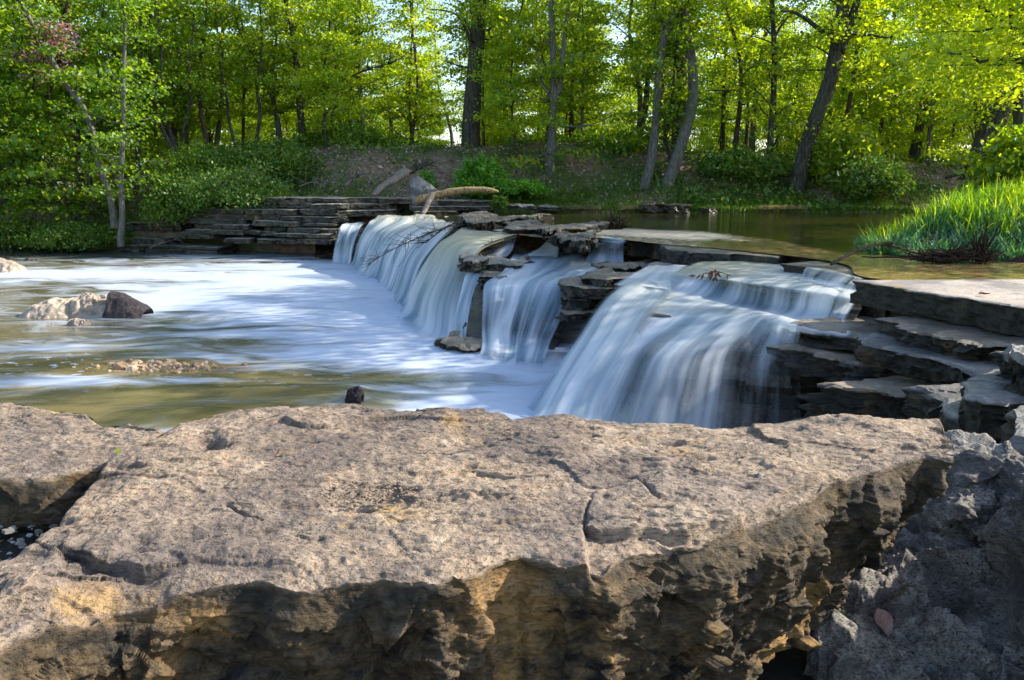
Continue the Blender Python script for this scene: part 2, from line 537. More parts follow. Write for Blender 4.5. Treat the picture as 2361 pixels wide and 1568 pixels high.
# foam amount: painted where the photographed pool carries froth, kept on the water itself
def blobs(px, py, L, base=0.0):
    r = np.full(px.shape, base)
    for cx, cy_, sx, sy, v in L:
        r += v * np.exp(-(((px - cx) / sx) ** 2 + ((py - cy_) / sy) ** 2))
    return r
foam = blobs(px, py, [
    (900, 660, 420, 70, .55), (1000, 760, 330, 75, .75), (1200, 900, 260, 80, .55), (500, 640, 420, 26, .35), (120, 632, 160, 10, .8), (330, 632, 260, 8, .35),
    (450, 700, 300, 30, .3), (700, 830, 260, 22, .45), (150, 880, 260, 14, .75), (430, 878, 130, 10, .5), (80, 800, 150, 16, .25), (340, 705, 50, 20, .6),
    (900, 930, 200, 25, .35), (380, 690, 90, 20, .3), (700, 800, 160, 14, .25), (560, 775, 110, 9, .45),
    (300, 930, 300, 30, -.35), (600, 880, 330, 30, -.45), (330, 850, 200, 25, -.3), (60, 690, 90, 30, -.1), (700, 945, 150, 20, -.1), (150, 585, 260, 12, -.35),
    (620, 672, 120, 8, -.2), (1240, 955, 200, 40, .5), (600, 700, 500, 60, .12), (720, 610, 300, 12, .2), (500, 592, 220, 5, .25), (1100, 850, 150, 25, .15)], .36)
fleck = blobs(px, py, [(120, 850, 160, 45, .9), (600, 870, 300, 20, .5), (640, 780, 90, 14, .6)])
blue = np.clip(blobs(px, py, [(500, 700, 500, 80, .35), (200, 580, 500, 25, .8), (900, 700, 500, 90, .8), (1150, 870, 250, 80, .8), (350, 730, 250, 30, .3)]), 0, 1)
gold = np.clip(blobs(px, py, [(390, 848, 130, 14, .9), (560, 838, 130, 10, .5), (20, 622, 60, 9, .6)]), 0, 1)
zz = .012 * fbm(V * np.array([.5, 1.6, 1]), 1.1, 3, 3) * np.clip(foam + .4, 0, 1.2)
V[:, 2] += zz
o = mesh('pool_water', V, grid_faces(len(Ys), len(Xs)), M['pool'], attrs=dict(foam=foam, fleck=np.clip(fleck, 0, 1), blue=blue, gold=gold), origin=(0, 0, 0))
tag(o, kind='structure')

def river_mat():
    m, nt, out = newmat('still_river_water')
    N = NT(nt)
    p = N.n('NewGeometry').outputs['Position']
    sh = N.attr('shallow')
    n = N.noise(N.scale(p, (.8, 2.0, 0)), 1.6, 5, .6, .5)
    nf = N.noise(N.scale(p, (2.0, 6.0, 0)), 3.0, 4, .6, .3)
    sh2 = N.step(N.math('ADD', sh, N.math('MULTIPLY', N.math('SUBTRACT', n, .5), .9)), .25, .8)
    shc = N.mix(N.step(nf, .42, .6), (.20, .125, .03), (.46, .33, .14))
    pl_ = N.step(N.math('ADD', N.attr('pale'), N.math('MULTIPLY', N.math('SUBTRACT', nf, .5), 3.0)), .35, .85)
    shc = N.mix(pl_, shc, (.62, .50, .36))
    base = N.mix(sh2, (.040, .034, .008), shc)
    b = bsdf(N, base, N.math('MULTIPLY_ADD', pl_, .5, .08), N.math('MULTIPLY_ADD', pl_, -.4, .5), bump(N, N.math('ADD', n, N.math('MULTIPLY', nf, .4)), .28, .03))
    nt.links.new(b.outputs[0], out.inputs[0])
    return m
M['river'] = river_mat()
ZU = 1.36
rows = [rowsfill([(1020, 508), (1190, 540), (1280, 548), (1370, 548), (1440, 553), (1532, 563), (1700, 577), (1935, 606), (2000, 640), (2361, 668), (2800, 705)], ZU),
        rowsfill([(1020, 503), (1190, 520), (1280, 530), (1370, 537), (1440, 541), (1532, 549), (1700, 562), (1935, 580), (2000, 603), (2361, 625), (2900, 660)], ZU),
        rowsfill([(1000, 500), (1190, 505), (1300, 512), (1400, 517), (1500, 521), (1600, 526), (1700, 531), (1900, 545), (2100, 570), (2400, 590), (3000, 620)], ZU),
        rowsfill([(1000, 488), (1200, 486), (1500, 487), (1800, 487), (2100, 487), (2500, 488), (3200, 489)], ZU)]
G, _ = loft(rows, 200, 66)
V = G.reshape(-1, 3)
px, py = proj(V)
t = np.repeat(np.linspace(0, 1, G.shape[0])[:, None], G.shape[1], 1).ravel()
ul = np.interp(px, [1000, 1380, 1500, 1620, 1780, 1935, 2000, 2361, 2900], [520, 524, 530, 534, 552, 584, 590, 604, 640])
ll = np.interp(px, [1000, 1440, 1532, 1700, 1935], [530, 553, 563, 577, 606])
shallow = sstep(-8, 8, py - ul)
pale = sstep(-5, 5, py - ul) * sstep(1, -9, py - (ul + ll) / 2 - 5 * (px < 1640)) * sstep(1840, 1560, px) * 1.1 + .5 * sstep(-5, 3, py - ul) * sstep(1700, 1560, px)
V[:, 2] = ZU + .004 * fbm(V, 1.5, 2, 9)
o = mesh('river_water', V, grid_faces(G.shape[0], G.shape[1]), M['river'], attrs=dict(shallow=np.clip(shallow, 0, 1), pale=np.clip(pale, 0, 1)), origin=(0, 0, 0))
tag(o, kind='structure')

def fall_mat():
    m, nt, out = newmat('falling_water')
    N = NT(nt)
    uv = N.n('UVMap', uv_map='UVMap').outputs[0]
    a1 = N.noise(N.scale(uv, (1.5, .32, 1)), 1.0, 2, .5, .5)
    a2 = N.noise(N.scale(uv, (5.2, .30, 1), (3, 0, 0)), 1.0, 2, .5, .35)
    a3 = N.noise(N.scale(uv, (19, .45, 1), (7, 0, 0)), 1.0, 2, .5, .2)
    s = N.math('ADD', N.math('MULTIPLY', a1, .55), N.math('ADD', N.math('MULTIPLY', a2, .38), N.math('MULTIPLY', a3, .13)))
    d = N.attr('dens')
    contrast = N.attr('strand')
    al = N.math('ADD', d, N.math('MULTIPLY', N.math('SUBTRACT', s, .55), contrast))
    al = N.step(al, 0.0, 1.0)
    al = N.math('MULTIPLY', al, .97)
    cr = N.attr('cream')
    col = N.mix(N.step(N.math('ADD', N.math('MULTIPLY', a1, .55), N.math('ADD', N.math('MULTIPLY', a2, .4), N.math('MULTIPLY', a3, .12))), .40, .66), (.27, .40, .50), (.86, .90, .94))
    col = N.mix(N.math('MULTIPLY', cr, .85), col, (.58, .53, .32))
    b = bsdf(N, col, .45, .4, bump(N, N.math('ADD', a2, N.math('MULTIPLY', a3, .3)), .3, .03))
    tl = N.n('BsdfTranslucent'); N.put(tl.inputs[0], col)
    mx = N.n('MixShader'); mx.inputs[0].default_value = .35
    nt.links.new(b.outputs[0], mx.inputs[1]); nt.links.new(tl.outputs[0], mx.inputs[2])
    tr = N.n('BsdfTransparent')
    m2 = N.n('MixShader'); N.put(m2.inputs[0], al)
    nt.links.new(tr.outputs[0], m2.inputs[1]); nt.links.new(mx.outputs[0], m2.inputs[2])
    nt.links.new(m2.outputs[0], out.inputs[0])
    return m
M['fall'] = fall_mat()
FSEED = 0
def fall(label, rows, dens, strand, cream, nu=160, nv=60, edge=.03, amp=.02, fq=5.0, layers=2, du_=None, cu_=None):
    """a sheet of falling water lofted through rows of (x, y, level)"""
    global FSEED
    FSEED += 1
    G, vv = loft(rows, nu, nv, dict(dens=dens, strand=strand, cream=cream))
    nr, nc = G.shape[:2]
    wid = np.linalg.norm(np.diff(G, axis=1), axis=2).mean(0)
    u = np.concatenate([[0], np.cumsum(wid)])
    ln = np.linalg.norm(np.diff(G, axis=0), axis=2).mean(1)
    v = np.concatenate([[0], np.cumsum(ln)])
    U, Vv = np.meshgrid(u, v)
    du = np.gradient(G, axis=1); dv = np.gradient(G, axis=0)
    nrm = np.cross(du, dv); nrm /= np.linalg.norm(nrm, axis=2)[..., None] + 1e-9
    nrm[(nrm[..., 2] - nrm[..., 1]) < 0] *= -1
    q = np.stack([U.ravel() * fq, Vv.ravel() * .35, np.full(U.size, FSEED * 3.1)], 1)
    n = fbm(q, 1.0, 3, FSEED).reshape(nr, nc)
    G = G + nrm * (n * amp)[..., None]
    e = np.linspace(0, 1, nc)[None, :]
    ef = sstep(0, edge, e + .012 * n) * sstep(0, edge, 1 - e + .012 * n)
    D = vv['dens'] * (.25 + .75 * ef) - (1 - ef) * .5
    if du_: D = D + np.interp(e[0], np.linspace(0, 1, len(du_)), du_)[None, :] * np.linspace(.2, 1, nr)[:, None]
    if cu_: vv['cream'] = vv['cream'] * np.interp(e[0], np.linspace(0, 1, len(cu_)), cu_)[None, :]
    Vs, Fs, uvs, at = [], [], [], {'dens': [], 'strand': [], 'cream': []}
    for L in range(layers):
        off = nrm * (-.05 * L)
        Vs.append((G + off).reshape(-1, 3))
        Fs.append(grid_faces(nr, nc, off=L * nr * nc))
        uvs.append(np.stack([U.ravel() + FSEED * 13 + L * 5.3, Vv.ravel()], 1))
        at['dens'].append((D - .12 * L).ravel()); at['strand'].append(vv['strand'].ravel()); at['cream'].append(vv['cream'].ravel())
    o = mesh('waterfall', np.concatenate(Vs), np.concatenate(Fs), M['fall'], uv=np.concatenate(uvs), attrs={k: np.concatenate(x) for k, x in at.items()}, origin=(0, 0, 0))
    tag(o, label, kind='structure')
    return G

def backing(name, rows, nu, nv, mat, label, cat, off=.18, kind=None, seed=0):
    """the wet stone behind a fall: stepped courses"""
    G, _ = loft(rows, nu, nv)
    du = np.gradient(G, axis=1); dv = np.gradient(G, axis=0)
    nrm = np.cross(du, dv); nrm /= np.linalg.norm(nrm, axis=2)[..., None] + 1e-9
    nrm[(nrm[..., 2] - nrm[..., 1]) < 0] *= -1
    z = G[..., 2]
    q = G.reshape(-1, 3)
    course = np.floor(z.ravel() / .13 + .5 * fbm(q, .5, 2, seed + 3))
    st = _h(course, np.floor(q[:, 0] * 1.3 + course * .37), course * 0, seed).reshape(z.shape)
    d = -off + (st - .5) * min(.16, off) + min(.05, off * .3) * fbm(q, 3.0, 4, seed).reshape(z.shape)
    G = G + np.array([.25, .85, 0]) * np.abs(d)[..., None]
    G[..., 2] -= .03 + np.abs(d) * .5
    o = mesh(name, G.reshape(-1, 3), grid_faces(G.shape[0], G.shape[1]), mat, smooth=False)
    tag(o, label, cat, kind=kind)
    return o
# ------------------------------------------------------------------ foreground stone, built as cross-sections from rim to rim
def interp_rim(pts, x):
    pts = np.array(pts, float)
    return np.interp(x, pts[:, 0], pts[:, 1])

def rim_stone(name, label, cat, back, front, z0, thick, xr, nc, nt_, nf, mat, seed, features=None, amp=.02, zfun=None, undercut=.12, facerough=1.0, endtuck=0.0):
    x = np.linspace(xr[0], xr[1], nc)
    zz = np.full(nc, z0) if zfun is None else zfun(x)
    B = np.array([P(a, interp_rim(back, a), q) for a, q in zip(x, zz)])
    Fr = np.array([P(a, interp_rim(front, a), q) for a, q in zip(x, zz)])
    sm = lambda A, k: np.stack([np.convolve(np.pad(A[:, i], k, mode='edge'), np.ones(2 * k + 1) / (2 * k + 1), 'valid') for i in range(3)], 1)
    Fr = sm(Fr, 2)
    tan = sm(np.gradient(Fr, axis=0), max(3, nc // 60)); tan[:, 2] = 0
    tan /= np.linalg.norm(tan, axis=1)[:, None]
    nF = np.stack([tan[:, 1], -tan[:, 0], 0 * x], 1)
    tb = sm(np.gradient(B, axis=0), max(3, nc // 60)); tb[:, 2] = 0
    tb /= np.linalg.norm(tb, axis=1)[:, None]
    nB = np.stack([-tb[:, 1], tb[:, 0], 0 * x], 1)
    T = np.interp(x, [q[0] for q in thick], [q[1] for q in thick])
    rows, face, outn = [], [], []
    inn = np.outer(sstep(xr[1] - 190, xr[1], x), [-.17, .06, 0]) * endtuck
    for s in np.linspace(1, 0.04, 14):
        rows.append(inn * s + B + nB * (-.04 * s) - np.array([0, 0, 1.0]) * (T * s)[:, None]); face.append(np.ones(nc)); outn.append(nB)
    # the top surface
    tt = np.linspace(0, 1, nt_)
    for s in tt:
        rows.append(B + (Fr - B) * s); face.append(np.zeros(nc)); outn.append(np.tile([0, 0, 1.0], (nc, 1)))
    for s in np.linspace(0.008, 1, nf):
        o = .03 * math.sin(math.pi * min(s * 1.2, 1)) - undercut * s * s
        rows.append(inn * s + Fr + nF * o - np.array([0, 0, 1.0]) * (T * s)[:, None]); face.append(np.ones(nc)); outn.append(nF)
    for s in np.linspace(.05, 1, 12):
        rows.append(inn + Fr + nF * (-undercut - s * .5) - np.array([0, 0, 1.0]) * (T + .03 * s)[:, None]); face.append(np.ones(nc)); outn.append(nF)
    G = np.array(rows); Nn = np.array(outn); fc = np.array(face)
    nr = len(rows)
    q = G.reshape(-1, 3)
    top = (1 - fc).ravel()
    # relief
    h = np.zeros(len(q))
    p2 = q * np.array([1, 1, .6])
    flake = fbm(p2, 5.0, 5, seed, .55)
    lay = flake * 6
    lay = (np.floor(lay) + sstep(.55, 1.0, lay - np.floor(lay))) / 6
    tz = amp * 1.1 * fbm(p2, 1.3, 3, seed + 1) + .016 * lay + .0055 * fbm(p2, 22, 4, seed + 2, .6)
    tz -= .006 * sstep(.15, .5, fbm(p2 * np.array([.6, 1.3, 1]), 24, 3, seed + 3)) * sstep(-.2, .3, fbm(p2, 3, 2, seed + 13))
    tz -= .010 * sstep(.25, .5, fbm(p2 * np.array([.6, 1.2, 1]), 9, 3, seed + 23))
    tz += .004 * fbm(p2 * np.array([.8, 1.4, 1]), 48, 3, seed + 6, .6)
    tz += .012 * facet(p2 * np.array([.7, 1.2, .4]) + .04 * fbm(q, 5, 2, seed)[:, None], 4.0, seed + 80, .5) + .004 * facet(p2 * np.array([.6, 1.2, .5]), 13, seed + 90, .8)
    px, py = proj(q)
    if features:
        tz += features(px, py, q)
    pf = q * np.array([1, 1, 1.15])
    fo = .075 * fbm(pf, 2.2, 3, seed + 4) + .045 * fbm(pf, 6, 4, seed + 5, .6, rid=True) + .022 * fbm(q * np.array([1, 1, 1.2]), 20, 4, seed + 7, .6)
    fo += .007 * fbm(q * np.array([1, 1, 1.5]), 55, 3, seed + 8, .6)
    fo = .55 * fo + .048 * facet(pf + .05 * fbm(q, 4, 2, seed)[:, None], 2.6, seed + 50, .5) + .038 * facet(pf + .02 * fbm(q, 12, 2, seed)[:, None], 7.5, seed + 60) + .012 * facet(q * [1, 1, 1.5], 24, seed + 70)
    fo *= facerough
    # keep the rim line where it was traced: ease the face relief in below it
    ri = np.zeros(nr); ri[14 + nt_:] = np.clip(np.arange(nr - 14 - nt_) / (nf * .16), 0, 1); ri[:14] = np.linspace(1, .1, 14)
    fo = fo.reshape(nr, nc) * np.maximum(ri, .18)[:, None]
    G2 = G + Nn * (fo * fc)[..., None]
    # tops lift, faces near the rim carry the same lift so nothing tears
    tzg = tz.reshape(nr, nc)
    rim = np.exp(-((1 - tt) * np.linalg.norm(Fr - B, axis=1).mean() / .018) ** 2)
    rimb = np.exp(-(tt * np.linalg.norm(Fr - B, axis=1).mean() / .03) ** 2)
    add = tzg.copy()
    add[14:14 + nt_] -= (.010 * rim + .012 * rimb)[:, None]
    w = np.ones(nr); w[14 + nt_:] = np.clip(1 - np.arange(nr - 14 - nt_) / (nf * .2), 0, 1); w[:14] = np.linspace(0, 1, 14)
    G2[..., 2] += add * w[:, None]
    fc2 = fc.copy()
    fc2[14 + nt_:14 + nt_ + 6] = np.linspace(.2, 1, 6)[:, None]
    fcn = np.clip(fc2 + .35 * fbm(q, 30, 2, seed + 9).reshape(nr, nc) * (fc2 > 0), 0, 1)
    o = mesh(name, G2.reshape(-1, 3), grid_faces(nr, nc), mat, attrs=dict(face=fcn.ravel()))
    tag(o, label, cat)
    return o

def line_y(pts, x): return interp_rim(pts, x)
def boulder_features(px, py, q):
    d = np.zeros(len(px))
    L = [(1345, 1205), (1380, 1216), (1500, 1212), (1590, 1219), (1640, 1200), (1700, 1196), (1750, 1165), (1800, 1136), (1850, 1122), (1910, 1112)]
    wob = 3 * vnoise(np.stack([px * .035, py * 0, 0 * px], 1), 4)
    ly = line_y(L, px) + wob
    left = sstep(1338, 1352, px + (ly - py) * .15)
    d -= .026 * sstep(-1, 4, py - ly) * left * sstep(1930, 1880, px)
    L2 = [(1350, 1265), (1420, 1240), (1500, 1228), (1600, 1222), (1660, 1205)]
    K = [(100, 1238), (140, 1243), (200, 1262), (260, 1280), (330, 1289), (400, 1284)]
    k = py - line_y(K, px) - wob * .5
    d -= .034 * sstep(-1, 5, k) * np.exp(-np.clip(k, 0, 99) / 26) * sstep(120, 165, px) * sstep(400, 330, px)
    # hairline cracks
    for C in ([(1365, 1140), (1350, 1170), (1345, 1205)], [(1400, 1085), (1460, 1090), (1480, 1110), (1500, 1135), (1520, 1150)], [(520, 1150), (560, 1175), (600, 1188)], [(1100, 1085), (1180, 1100), (1260, 1105)]):
        C = np.array(C, float)
        best = np.full(len(px), 99.0)
        for a, b in zip(C[:-1], C[1:]):
            ab = b - a
            t = np.clip(((px - a[0]) * ab[0] + (py - a[1]) * ab[1]) / (ab @ ab), 0, 1)
            best = np.minimum(best, np.hypot(px - a[0] - t * ab[0] + wob * .6, py - a[1] - t * ab[1]))
        d -= .012 * np.exp(-(best / 3.0) ** 2)
    for cx, cy_, sx, sy, v in [(478, 1012, 38, 20, -.05), (880, 1130, 120, 32, -.022), (830, 975, 90, 10, -.018), (1310, 1190, 60, 12, -.012), (700, 1000, 70, 12, -.012),
                               (1780, 1040, 140, 30, .02), (300, 1370, 160, 40, -.03), (980, 1030, 90, 16, -.016), (1120, 1130, 80, 18, .012), (600, 1260, 140, 22, .016), (60, 1330, 90, 30, .02)]:
        d += v * np.exp(-((px - cx) / sx) ** 2 - ((py - cy_) / sy) ** 2)
    return d

boulder_back = [(-500, 1500), (-200, 1380), (0, 1262), (60, 1235), (110, 1203), (170, 1145), (215, 1092), (250, 1050), (330, 1012), (380, 988), (420, 965), (500, 945), (570, 925), (640, 917),
    (740, 915), (800, 912), (860, 915), (885, 925), (950, 930), (1030, 928), (1100, 935), (1165, 940), (1180, 948), (1240, 945), (1300, 942), (1400, 955), (1500, 962), (1560, 970),
    (1640, 981), (1700, 976), (1790, 972), (1850, 965), (1920, 961), (2040, 965), (2150, 962), (2168, 966), (2180, 995), (2197, 1020), (2206, 1052)]
boulder_front = [(-500, 1640), (-200, 1560), (0, 1447), (60, 1420), (150, 1387), (250, 1345), (350, 1337), (440, 1326), (520, 1320), (600, 1316), (690, 1328), (800, 1318), (880, 1310), (940, 1322), (1010, 1326),
    (1080, 1305), (1150, 1272), (1200, 1262), (1300, 1275), (1390, 1279), (1420, 1256), (1520, 1236), (1600, 1226), (1660, 1206), (1720, 1182), (1800, 1160), (1850, 1140), (1900, 1112),
    (1980, 1095), (2060, 1070), (2130, 1052), (2190, 1062), (2206, 1056)]
ZB = 1.70
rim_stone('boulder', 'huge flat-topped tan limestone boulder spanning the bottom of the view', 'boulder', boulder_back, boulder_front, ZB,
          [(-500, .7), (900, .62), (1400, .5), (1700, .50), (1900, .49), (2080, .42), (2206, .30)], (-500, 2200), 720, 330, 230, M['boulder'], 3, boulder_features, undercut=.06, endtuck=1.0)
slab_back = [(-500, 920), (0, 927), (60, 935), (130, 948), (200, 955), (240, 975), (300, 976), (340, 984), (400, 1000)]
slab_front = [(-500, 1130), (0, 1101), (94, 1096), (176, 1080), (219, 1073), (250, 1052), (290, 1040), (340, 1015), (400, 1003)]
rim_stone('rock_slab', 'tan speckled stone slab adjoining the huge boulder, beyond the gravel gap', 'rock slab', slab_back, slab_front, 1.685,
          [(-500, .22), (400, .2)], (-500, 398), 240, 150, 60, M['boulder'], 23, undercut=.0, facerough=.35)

# gravel in the gap between the two stones
xx, yy = np.meshgrid(np.linspace(-2.6, -.75, 90), np.linspace(1.5, 2.6, 60))
q = np.stack([xx, yy, 0 * xx], -1).reshape(-1, 3)
q[:, 2] = 1.555 + .02 * fbm(q, 4, 4, 3)
M['soil'] = rock_mat('dark_wet_soil', (.035, .03, .024), (.02, .018, .015), (.06, .05, .04), (.008, .008, .008), k=6, bumpd=.01)
tag(mesh('soil_patch', q, grid_faces(60, 90), M['soil'], origin=(0, 0, 0)), kind='structure')
def pebbles(name, label, cen, n, spread, size, mat, seed, zfun=None, kind='stuff', cat=None, sq=.6):
    rg = np.random.default_rng(seed)
    hx = np.array([[1, 0], [.5, .87], [-.5, .87], [-1, 0], [-.5, -.87], [.5, -.87]])
    base = np.array([[0, 0, .85]] + [[a * .7, b * .7, .7] for a, b in hx] + [[a, b, 0] for a, b in hx] + [[0, 0, -.8]], float)
    T = []
    for i in range(6):
        j = (i + 1) % 6
        T += [(0, 1 + i, 1 + j), (1 + i, 7 + i, 7 + j), (1 + i, 7 + j, 1 + j), (13, 7 + j, 7 + i)]
    T = np.array(T)
    pts = spread(rg, n) if callable(spread) else cen + rg.normal(size=(n, 3)) * spread
    s = size * np.exp(rg.normal(size=n) * .45)
    an = rg.uniform(0, 6.28, n)
    V = base[None] * (1 + .18 * rg.normal(size=(n, 14, 1))) * np.stack([s, s * rg.uniform(.6, 1, n), s * sq], 1)[:, None]
    c, sn = np.cos(an)[:, None], np.sin(an)[:, None]
    V = np.stack([V[..., 0] * c - V[..., 1] * sn, V[..., 0] * sn + V[..., 1] * c, V[..., 2] + .15 * V[..., 0]], -1) + pts[:, None]
    Fc = (T[None] + (np.arange(n) * 14)[:, None, None]).reshape(-1, 3)
    o = mesh(name, V.reshape(-1, 3), Fc, mat, smooth=False)
    tag(o, label, cat, kind=kind)
    return o
def gap_spread(rg, n):
    x = rg.uniform(-1.7, -.85, n); y = rg.uniform(1.62, 2.3, n)
    return np.stack([x, y, np.full(n, 1.565)], 1)
def island_mat(name, ca, cb, rough=.8):
    m, nt, out = newmat(name); N = NT(nt)
    rnd = N.n('NewGeometry').outputs['Random Per Island']
    col = N.mix(rnd, ca, cb)
    b = bsdf(N, col, rough, .3); nt.links.new(b.outputs[0], out.inputs[0]); return m
M['pebble'] = island_mat('mixed_grey_pebbles', (.10, .09, .08), (.34, .34, .31))
M['pebble_dark'] = island_mat('dark_grit', (.05, .035, .025), (.30, .22, .16))
M['pebble_warm'] = island_mat('warm_river_pebbles', (.22, .13, .07), (.6, .44, .28))
pebbles('gravel', 'grey gravel in the dark gap beside the boulder', None, 900, gap_spread, .0075, M['pebble'], 5)
b0 = P(880, 1135, ZB - .022)
pebbles('grit', 'loose grit lying in a hollow of the big boulder', None, 340, lambda rg, n: np.array([P(880 + 75 * a, 1132 + 16 * b, ZB - .012) for a, b in rg.normal(size=(n, 2))]), .0026, M['pebble_dark'], 6)
gb = P(360, 848, 0)
pebbles('gravel_bar', 'small bar of tan pebbles breaking the pool surface', None, 190,
        lambda rg, n: np.array([P(365 + 62 * a, 848 + 5.5 * b, -.008) for a, b in rg.normal(size=(n, 2))]), .034, M['pebble_warm'], 8, kind='stuff', sq=.9)

# ------------------------------------------------------------------ stone slabs of the ledges
def slab(label, outline, z, th, mat, seed, name='rock_slab', cat='rock slab', group=None, rough=.03, tilt=(0, 0), dens=1.0, strata=1.0, edge=.02, top=.012, kind=None, inset=.12):
    """outline: closed list of world (X, Y); z: level of the top"""
    o = np.array(outline, float)
    o = np.concatenate([o, o[:1]])
    per = np.linalg.norm(np.diff(o, axis=0), axis=1).sum()
    c = o[:-1].mean(0)
    dist = max(1.0, np.linalg.norm(c - EYE[:2]))
    sp = dist / 796 * 2.6 / dens
    m = int(np.clip(per / sp, 48, 520))
    r = resample(np.column_stack([o, 0 * o[:, 0]]), m + 1)[:-1, :2]
    p3 = np.column_stack([r, np.full(m, z)])
    rad = r - c
    rn = rad / (np.linalg.norm(rad, axis=1)[:, None] + 1e-9)
    r = r + rn * (rough * (1.2 * fbm(p3, 1.6, 3, seed) + .9 * fbm(p3, 7, 3, seed + 1)))[:, None]
    rad = r - c
    width = np.linalg.norm(rad, axis=1).mean()
    nt_ = int(np.clip(width / sp * .6, 5, 40)); ns = int(np.clip(th / sp, 5, 40))
    rows, fc = [], []
    for s in np.linspace(0.02, 1, nt_) ** .8:
        rows.append(np.column_stack([c + rad * s, np.full(m, z) - edge * (s > .995)])); fc.append(np.zeros(m))
    for s in np.linspace(.06, 1, ns):
        rows.append(np.column_stack([r, np.full(m, z - edge - (th - edge) * s)])); fc.append(np.ones(m))
    rows.append(np.column_stack([c + rad * (1 - inset), np.full(m, z - th)])); fc.append(np.ones(m))
    rows.append(np.column_stack([c + rad * .05, np.full(m, z - th)])); fc.append(np.ones(m))
    G = np.array(rows); nr = len(rows)
    q = G.reshape(-1, 3)
    side = np.zeros(nr); side[nt_ - 1:nt_ + ns] = 1; side[nt_ - 1] = .4
    disp = rough * (.9 * fbm(q * np.array([1, 1, 2.5]), 3.2, 4, seed + 2, .6) + strata * .8 * fbm(q * np.array([.35, .35, 3.0]), 7, 3, seed + 3, .6, rid=True))
    disp += rough * .35 * fbm(q, 22, 3, seed + 7)
    wq = q + .04 * np.stack([fbm(q, 3, 2, seed + 31), fbm(q, 3, 2, seed + 32), 0 * q[:, 0]], 1)
    sm_ = (side.reshape(-1, 1) * np.ones((1, m))).ravel() > 0
    for f_, a_ in ((1.8, 2.4), (5.0, 1.5), (13, .6)):
        disp[sm_] += rough * a_ * (facet(wq[sm_] * np.array([1, 1, 2.4]), f_, seed) - .15)
    disp = disp.reshape(nr, m) * side[:, None]
    rnn = rad / (np.linalg.norm(rad, axis=1)[:, None] + 1e-9)
    G[..., 0] += disp * rnn[None, :, 0]; G[..., 1] += disp * rnn[None, :, 1]
    tz = (top * (1.2 * facet(q * [1, 1, .1], 2.4, seed + 40, .6) + 1.3 * fbm(q * np.array([1, 1, 0.2]), 1.5, 3, seed + 4) + .8 * fbm(q, 6, 4, seed + 5, .6))).reshape(nr, m)
    w = np.zeros(nr); w[:nt_] = 1; w[nt_:nt_ + ns] = np.linspace(.8, 0, ns)
    G[..., 2] += tz * w[:, None]
    G[..., 2] += (G[..., 0] - c[0]) * tilt[0] + (G[..., 1] - c[1]) * tilt[1]
    V = np.concatenate([G.reshape(-1, 3), [[c[0], c[1], z + tz[0].mean()]]])
    k = np.arange(m)
    T = np.column_stack([np.full(m, len(V) - 1), k, (k + 1) % m])
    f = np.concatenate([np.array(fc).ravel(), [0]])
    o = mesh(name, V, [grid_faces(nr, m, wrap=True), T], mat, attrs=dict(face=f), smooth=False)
    tag(o, label, cat, group, kind)
    return o

def fslab(label, front, z, back, th, mat, seed, **k):
    """front: traced near edge of the top (pixels) at level z; back: how deep it reaches (dx, dy)"""
    zs = z if isinstance(z, (list, tuple)) else [z] * len(front)
    w = [P(x, y, q)[:2] for (x, y), q in zip(front, zs)]
    zz = float(np.mean(zs))
    bk = [np.array(p) + np.array(back) for p in w[::-1]]
    return slab(label, w + bk, zz, th, mat, seed, **k)

GR = 'stone slabs stepping down beside the main fall'
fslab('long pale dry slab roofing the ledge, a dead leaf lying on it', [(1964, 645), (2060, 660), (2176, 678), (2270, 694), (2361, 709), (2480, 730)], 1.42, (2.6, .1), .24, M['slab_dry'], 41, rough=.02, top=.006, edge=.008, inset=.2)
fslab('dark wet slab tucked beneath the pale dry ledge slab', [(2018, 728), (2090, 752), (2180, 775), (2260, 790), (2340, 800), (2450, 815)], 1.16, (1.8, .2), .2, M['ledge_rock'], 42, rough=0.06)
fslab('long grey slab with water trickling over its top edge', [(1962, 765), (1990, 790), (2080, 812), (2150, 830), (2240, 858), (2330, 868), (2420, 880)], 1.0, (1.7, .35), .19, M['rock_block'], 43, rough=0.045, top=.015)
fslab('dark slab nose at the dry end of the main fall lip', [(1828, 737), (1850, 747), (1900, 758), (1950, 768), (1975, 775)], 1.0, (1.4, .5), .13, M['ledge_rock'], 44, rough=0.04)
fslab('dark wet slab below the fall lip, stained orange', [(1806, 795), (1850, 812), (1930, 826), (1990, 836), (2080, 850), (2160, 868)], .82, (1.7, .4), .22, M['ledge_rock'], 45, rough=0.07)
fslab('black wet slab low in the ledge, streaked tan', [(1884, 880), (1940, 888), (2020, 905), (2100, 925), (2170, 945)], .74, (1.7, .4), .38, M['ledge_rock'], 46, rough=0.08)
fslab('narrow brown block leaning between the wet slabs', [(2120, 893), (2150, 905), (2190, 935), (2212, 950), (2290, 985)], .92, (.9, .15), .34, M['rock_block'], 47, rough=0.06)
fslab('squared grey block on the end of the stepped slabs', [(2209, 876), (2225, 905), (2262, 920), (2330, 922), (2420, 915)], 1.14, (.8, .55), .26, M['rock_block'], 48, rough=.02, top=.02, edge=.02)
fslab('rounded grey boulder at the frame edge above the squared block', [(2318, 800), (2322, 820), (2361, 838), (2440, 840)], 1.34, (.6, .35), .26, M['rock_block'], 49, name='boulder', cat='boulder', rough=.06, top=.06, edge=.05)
fslab('low stone at the foot of the wet slabs behind the boulder', [(1880, 935), (1960, 965), (2060, 985), (2150, 1000)], .50, (1.6, .5), .5, M['ledge_rock'], 50, rough=0.09)
